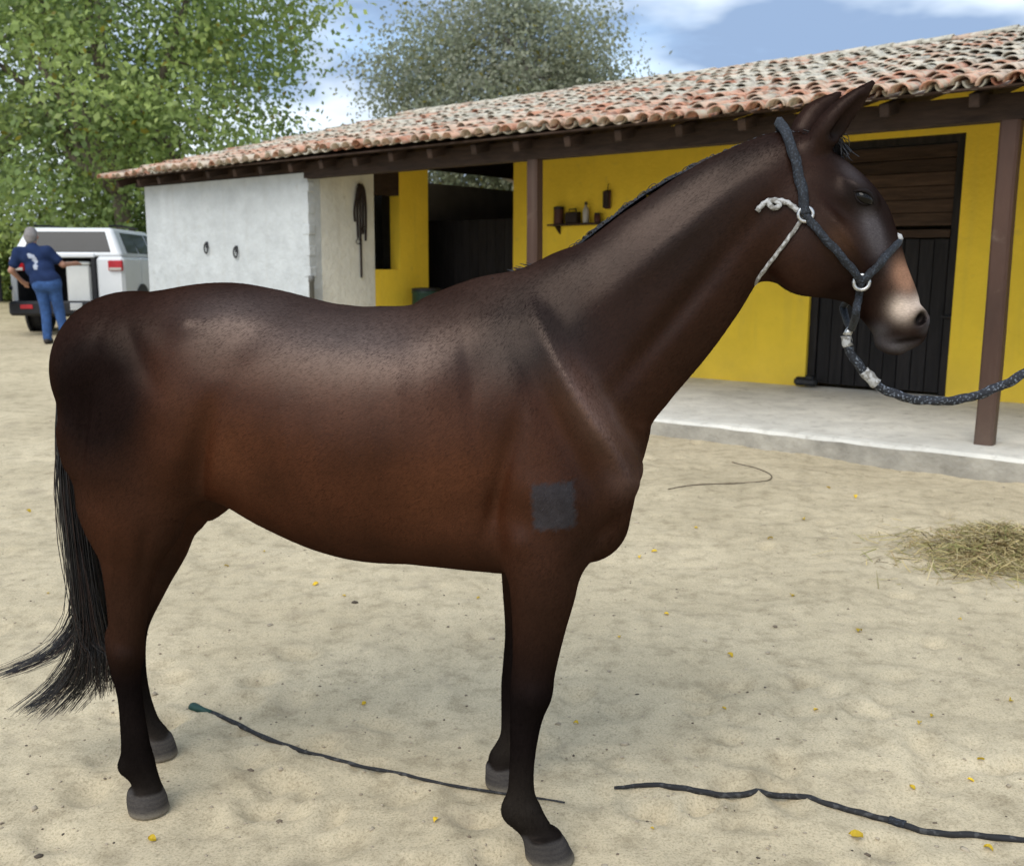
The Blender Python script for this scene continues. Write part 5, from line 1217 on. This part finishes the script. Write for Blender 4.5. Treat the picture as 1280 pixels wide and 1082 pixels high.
# ------------------------------------------------------------------ white vehicle with its tail open
M_CAR = mat('white_car_paint', (0.74, 0.76, 0.77), 0.25, 0.04, 3, 0, None, 0.5)
M_GLASS = mat('dark_car_glass', (0.012, 0.015, 0.017), 0.12, 0.2, 3, 0, None, 0.25)
M_TRIM = mat('black_car_trim', (0.02, 0.02, 0.022), 0.6, 0.2, 20)
M_RED = mat('red_lamp', (0.45, 0.012, 0.02), 0.2, 0.2, 10, 0, None, 0.5)
M_LINER = mat('cargo_lining', (0.018, 0.018, 0.02), 0.9, 0.3, 8)
M_CHROME = mat('silver_trim', (0.6, 0.6, 0.6), 0.25, 0.1, 10, 0, None, 0.5, 0.9)
def car():
    x0, y0 = -7.42, 16.55; g = float(terrain(x0, y0)) + 0.0
    t = empty('parked_vehicle', (x0, y0, g), math.radians(4), 'white off road vehicle with its rear load space open', 'car')
    def B(name, m, c, s, bev=.02, rot=None, parent=None, smooth=False):
        mb = MB(); mb.box(c, s, rot, bev); return mb.build(name, m, parent or t, smooth)
    W = .93
    # body: side profile extruded, in front of the load space
    prof = [(.98, .45), (4.45, .45), (4.62, .60), (4.62, .92), (4.45, 1.06), (3.20, 1.16), (2.95, 1.30), (.98, 1.32)]
    mb = MB(); mb.prism([(y, z) for y, z in prof], -W, W, 'x'); body = mb.build('body', M_CAR, t)
    bv = body.modifiers.new('bevel', 'BEVEL'); bv.width = .05; bv.segments = 3
    B('rear_quarter', M_CAR, (.70, .49, .88), (.46, .98, .88), .05)
    B('side_panel', M_CAR, (-.885, .49, .88), (.09, .98, .88), .03)
    B('load_floor', M_LINER, (-.19, .50, .50), (1.29, .96, .10), .01)
    B('load_back', M_LINER, (-.19, .955, .93), (1.29, .04, .76), .0)
    B('load_side', M_LINER, (.455, .50, .93), (.02, .90, .74), 0); B('load_side', M_LINER, (-.825, .50, .93), (.02, .90, .74), 0)
    # cabin
    zb, zt = 1.315, 1.80; bt = [(-.91, .02), (.91, .02), (.91, 3.0), (-.91, 3.0)]; tp = [(-.70, .22), (.70, .22), (.70, 2.15), (-.70, 2.15)]
    mb = MB(); mb.add([(x, y, zb) for x, y in bt] + [(x, y, zt) for x, y in tp], [(3, 2, 1, 0), (4, 5, 6, 7), (0, 1, 5, 4), (1, 2, 6, 5), (2, 3, 7, 6), (3, 0, 4, 7)])
    cab = mb.build('cabin', M_CAR, t); bv = cab.modifiers.new('bevel', 'BEVEL'); bv.width = .06; bv.segments = 3
    def pane(name, q, out, m=M_GLASS):
        q = [np.array(p, float) for p in q]; n = np.cross(q[1] - q[0], q[2] - q[0]); n /= np.linalg.norm(n)
        if n @ np.array(out) < 0: n = -n
        a = [p + n * .008 for p in q]; b = [p - n * .02 for p in q]; k = len(q)
        mb = MB(); mb.add(a + b, [tuple(range(k)), tuple(range(2 * k - 1, k - 1, -1))] + [(i, (i + 1) % k, k + (i + 1) % k, k + i) for i in range(k)]); return mb.build(name, m, t)
    def cabp(x, y, f, side):      # a point of the cabin skin
        return None
    lerp = lambda a, b, f: tuple(np.array(a) * (1 - f) + np.array(b) * f)
    rw = pane('rear_window', [lerp((-.74, .02, zb), (-.57, .22, zt), .16), lerp((.74, .02, zb), (.57, .22, zt), .16), lerp((.74, .02, zb), (.57, .22, zt), .86), lerp((-.74, .02, zb), (-.57, .22, zt), .86)], (0, -1, 0))
    for sg in (1, -1):
        for (ya, yb) in ((.35, .95), (1.05, 1.75), (1.83, 2.75)):
            f0, f1 = .14, .84; fx = lambda f: sg * (.91 + (.70 - .91) * f); yy = lambda y, f: .02 + (y - .02) * 1.0 + f * (.16 if y < 1 else 0 if y < 2 else -.62 * (y - 1.83) / .92)
            pane('side_window', [(fx(f0), yy(ya, f0), zb + f0 * (zt - zb)), (fx(f0), yy(yb, f0), zb + f0 * (zt - zb)), (fx(f1), yy(yb, f1), zb + f1 * (zt - zb)), (fx(f1), yy(ya, f1), zb + f1 * (zt - zb))], (sg, 0, 0))
        mb = MB(); mb.box((sg * 1.02, 2.62, 1.36), (.20, .12, .16), None, .035); mb.build('mirror', M_TRIM, t)
        mb = MB(); mb.tube([(sg * .62, .35, 1.83), (sg * .62, 1.0, 1.86), (sg * .62, 1.9, 1.85)], .018, 8); mb.build('roof_rail', M_TRIM, t, True)
        mb = MB(); mb.lathe([(.20, -.02), (.46, -.02), (.46, .02), (.20, .02)], (sg * .925, .95, .40), 24, 'x'); mb.build('wheel_arch', M_TRIM, t)
        mb = MB(); mb.lathe([(.20, -.02), (.46, -.02), (.46, .02), (.20, .02)], (sg * .925, 3.65, .40), 24, 'x'); mb.build('wheel_arch', M_TRIM, t)
        for yy_ in (.95, 3.65):
            c = (sg * .83, yy_, .36); mb = MB(); mb.lathe([(.20, -.12), (.33, -.12), (.36, -.08), (.36, .08), (.33, .12), (.20, .12)], c, 28, 'x'); w = mb.build('wheel', M_BLACK, t, False); w['label'] = 'black tyre with silver rim'
            mb = MB(); mb.lathe([(.05, sg * .07), (.18, sg * .06), (.205, sg * .123), (.215, sg * .09)], c, 20, 'x'); mb.build('rim', M_CHROME, w)
        lamp = B('tail_light', M_RED, (sg * .80, -.012, 1.17), (.24, .05, .17), .015)
        B('reversing_lens', M_BOTTLE, (sg * .80, -.037, 1.115), (.20, .012, .045), .004, None, lamp)
        B('reflector', M_RED, (sg * .62, -.195, .50), (.20, .02, .07), .005)
    B('window_sill_panel', M_CAR, (-.19, .03, 1.335), (1.30, .08, .07), .015)
    B('pillar', M_TRIM, (.43, .03, .92), (.07, .06, .78), .01)
    bp = B('bumper', M_TRIM, (0, -.08, .47), (1.84, .22, .24), .04)
    B('step_pad', M_CHROME, (.18, -.192, .50), (.20, .015, .12), .004, None, bp)
    B('underbody', M_TRIM, (0, 2.2, .40), (1.4, 4.2, .16), .03)
    # open tail door swung to the left
    d = B('tail_door', M_LINER, (-1.02, -.28, .95), (.07, .62, .72), .02, Matrix.Rotation(.5, 3, 'Z')); d['label'] = 'open tail door showing its black inner lining'
    B('hinge', M_TRIM, (-.93, .0, .8), (.05, .06, .06), .01, None, d)
    # white box in the load space
    p = t.matrix_basis @ Vector((.12, .33, .555)); c = empty('cool_box', tuple(p), math.radians(4), 'tall white plastic box standing in the open load space', 'box')
    c.location = Matrix.Translation((x0, y0, g)) @ Matrix.Rotation(math.radians(4), 4, 'Z') @ Vector((.14, .30, .553))
    mb = MB(); mb.box((0, 0, .31), (.40, .40, .62), None, .03); mb.build('box_body', M_BOTTLE if False else mat('white_plastic', (.68, .69, .66), .45, .06, 5), c)
    mb = MB(); mb.box((0, 0, .655), (.42, .42, .06), None, .02); mb.build('lid', MATS['white_plastic'], c)
car()

# ------------------------------------------------------------------ person beside the vehicle
def capsules(caps, h, pad=.06, k=.03):
    """caps: (p, q, rp, rq) round cones"""
    P = np.array([c[0] for c in caps] + [c[1] for c in caps]); rm = max(max(c[2], c[3]) for c in caps)
    lo = P.min(0) - rm - pad; N = np.ceil((P.max(0) + rm + pad - lo) / h).astype(int)
    G = np.stack(np.meshgrid(*[lo[i] + h * np.arange(N[i]) for i in range(3)], indexing='ij'), -1).astype(np.float32)
    F = np.full(N, .5, np.float32)
    for p, q, a, b in caps:
        p, q = np.array(p, np.float32), np.array(q, np.float32); d = q - p
        t = np.clip(((G - p) @ d) / max(d @ d, 1e-9), 0, 1)
        F = smin(F, np.linalg.norm(G - p - t[..., None] * d, axis=-1) - (a + (b - a) * t), min(k, .9 * min(a, b) + .004))
    return surface_nets(F, lo, h)
def person():
    x, y = -7.20, 15.35; g = float(terrain(x, y))
    t = empty('person', (x, y, g), math.radians(8), 'person in navy t-shirt and blue jeans reaching into the vehicle', 'person')
    hipL, hipR = (-.10, 0, .93), (.09, .0, .93); knL, knR = (-.06, .03, .50), (.13, .05, .50); anL, anR = (-.05, -.03, .09), (.21, .0, .09)
    shL, shR = (-.40, .05, 1.40), (.00, .10, 1.42); elL, elR = (-.52, .02, 1.13), (.20, .16, 1.22); haL, haR = (-.44, .20, .97), (.30, .38, 1.24)
    neck, hd = (-.21, .10, 1.50), (-.235, .15, 1.64)
    mid = lambda a, b, f: tuple(np.array(a) * (1 - f) + np.array(b) * f)
    def hand(w, dirn, side):
        w = np.array(w); d = np.array(dirn) / np.linalg.norm(dirn); s = np.cross(d, [0, 0, 1]); s /= np.linalg.norm(s); s *= side; up = np.cross(s, d)
        c = [(w, w + d * .05, .030, .034), (w + d * .05 - s * .015, w + d * .085 - s * .018, .022, .018), (w + d * .05 + s * .015, w + d * .085 + s * .018, .022, .018)]
        for i, (o, L) in enumerate(((-.030, .062), (-.010, .074), (.011, .070), (.030, .055))):
            a = w + d * .09 + s * o; b = a + d * L * .5 - np.array([0, 0, .008]); c += [(a, b, .0105, .0095), (b, b + d * L * .4 - np.array([0, 0, .024]), .0095, .0075)]
        a = w + d * .03 - s * .032; b = a + d * .035 - s * .030; c += [(a, b, .013, .011), (b, b + d * .03 - s * .004, .011, .008)]
        return c
    skin = [(neck, mid(neck, hd, .5), .058, .056), (hd, mid(hd, (-.235, .17, 1.70), 1), .090, .088), ((-.235, .20, 1.58), (-.235, .23, 1.56), .060, .045), ((-.235, .245, 1.63), (-.235, .265, 1.605), .014, .018),
            ((-.328, .15, 1.63), (-.33, .14, 1.65), .016, .018), ((-.142, .15, 1.63), (-.14, .14, 1.65), .016, .018),
            (mid(shL, elL, .5), elL, .050, .043), (elL, haL, .043, .029), (mid(shR, elR, .5), elR, .050, .043), (elR, haR, .043, .029),
            ((-.2, .08, 1.40), neck, .075, .058), (shL, mid(shL, elL, .5), .05, .05), (shR, mid(shR, elR, .5), .05, .05), ((-.2, .08, 1.40), shL, .06, .05), ((-.2, .08, 1.40), shR, .06, .05)]
    skin += hand(haL, np.array(haL) - elL + np.array([0, .1, 0]), -1) + hand(haR, np.array(haR) - elR, 1)
    V, Q = capsules(skin, .0085, k=.022); me = np_mesh('body', V, Q, mat('skin', (.42, .22, .15), .55, .15, 12)); link(bpy.data.objects.new('body', me), t)
    hair = [((-.235, .13, 1.66), (-.235, .155, 1.71), .096, .090), ((-.235, .10, 1.60), (-.235, .11, 1.64), .074, .086)]
    V, Q = capsules(hair, .010); me = np_mesh('hair', V, Q, mat('grey_hair', (.24, .22, .21), .8, .3, 60)); link(bpy.data.objects.new('hair', me), t)
    tor = [((-.11, .02, .93), (.08, .02, .93), .125, .125), ((-.12, .0, 1.0), (.06, .0, 1.0), .13, .13), ((-.19, .05, 1.15), (-.03, .05, 1.15), .135, .135), ((-.27, .06, 1.33), (-.10, .08, 1.34), .12, .12), (shL, (-.2, .08, 1.43), .085, .075), (shR, (-.2, .08, 1.43), .085, .075),
           (shL, mid(shL, elL, .62), .082, .078), (shR, mid(shR, elR, .62), .082, .076), ((-.2, .08, 1.42), mid(neck, hd, .05), .09, .066)]
    V, Q = capsules(tor, .012, k=.05); me = np_mesh('shirt', V, Q)
    c = np.repeat(np.array([[.018, .032, .085]]), len(V), 0)
    n1 = vnoise(V[:, 0] + 5, V[:, 2], 26, 71); fold = .82 + .36 * vnoise(V[:, 0] * 1.0 + 3, V[:, 2] + V[:, 0] * .7, 12, 70)  # fold shading goes into the shirt tint, not its shape
    pr = np.exp(-((V[:, 0] + .20) / .075) ** 2 - ((V[:, 2] - 1.34) / .06) ** 2) + np.exp(-((V[:, 0] + .13) / .045) ** 2 - ((V[:, 2] - 1.21) / .075) ** 2)
    pm = ((pr * (.55 + .9 * n1)) > .55) & (V[:, 1] < .04); c *= fold[:, None]; c[pm] = [.42, .45, .52]
    point_color(me, 'tint', c); m = leaf_mat('shirt_cloth', .0, .9, .1); me.materials.append(m); link(bpy.data.objects.new('shirt', me), t)
    leg = [(hipL, hipR, .118, .118), ((-.10, -.03, .90), (.08, -.03, .90), .115, .115), (hipL, knL, .105, .075), (knL, anL, .076, .066), (hipR, knR, .105, .075), (knR, anR, .076, .066), ((-.1, 0, 1.0), (.08, 0, 1.0), .112, .112)]
    V, Q = capsules(leg, .012, k=.03); me = np_mesh('jeans', V, Q, mat('denim', (.035, .085, .22), .9, .35, 14, .5, 30)); link(bpy.data.objects.new('jeans', me), t)
    for a in (anL, anR):
        V, Q = capsules([((a[0], a[1] - .03, .045), (a[0], a[1] + .14, .04), .048, .044), ((a[0], a[1], .05), (a[0], a[1], .10), .05, .055)], .010); V[:, 2] = np.maximum(V[:, 2], .0)
        me = np_mesh('shoe', V, Q, mat('dark_shoe', (.03, .025, .022), .6, .3, 20)); link(bpy.data.objects.new('shoe', me), t)
person()
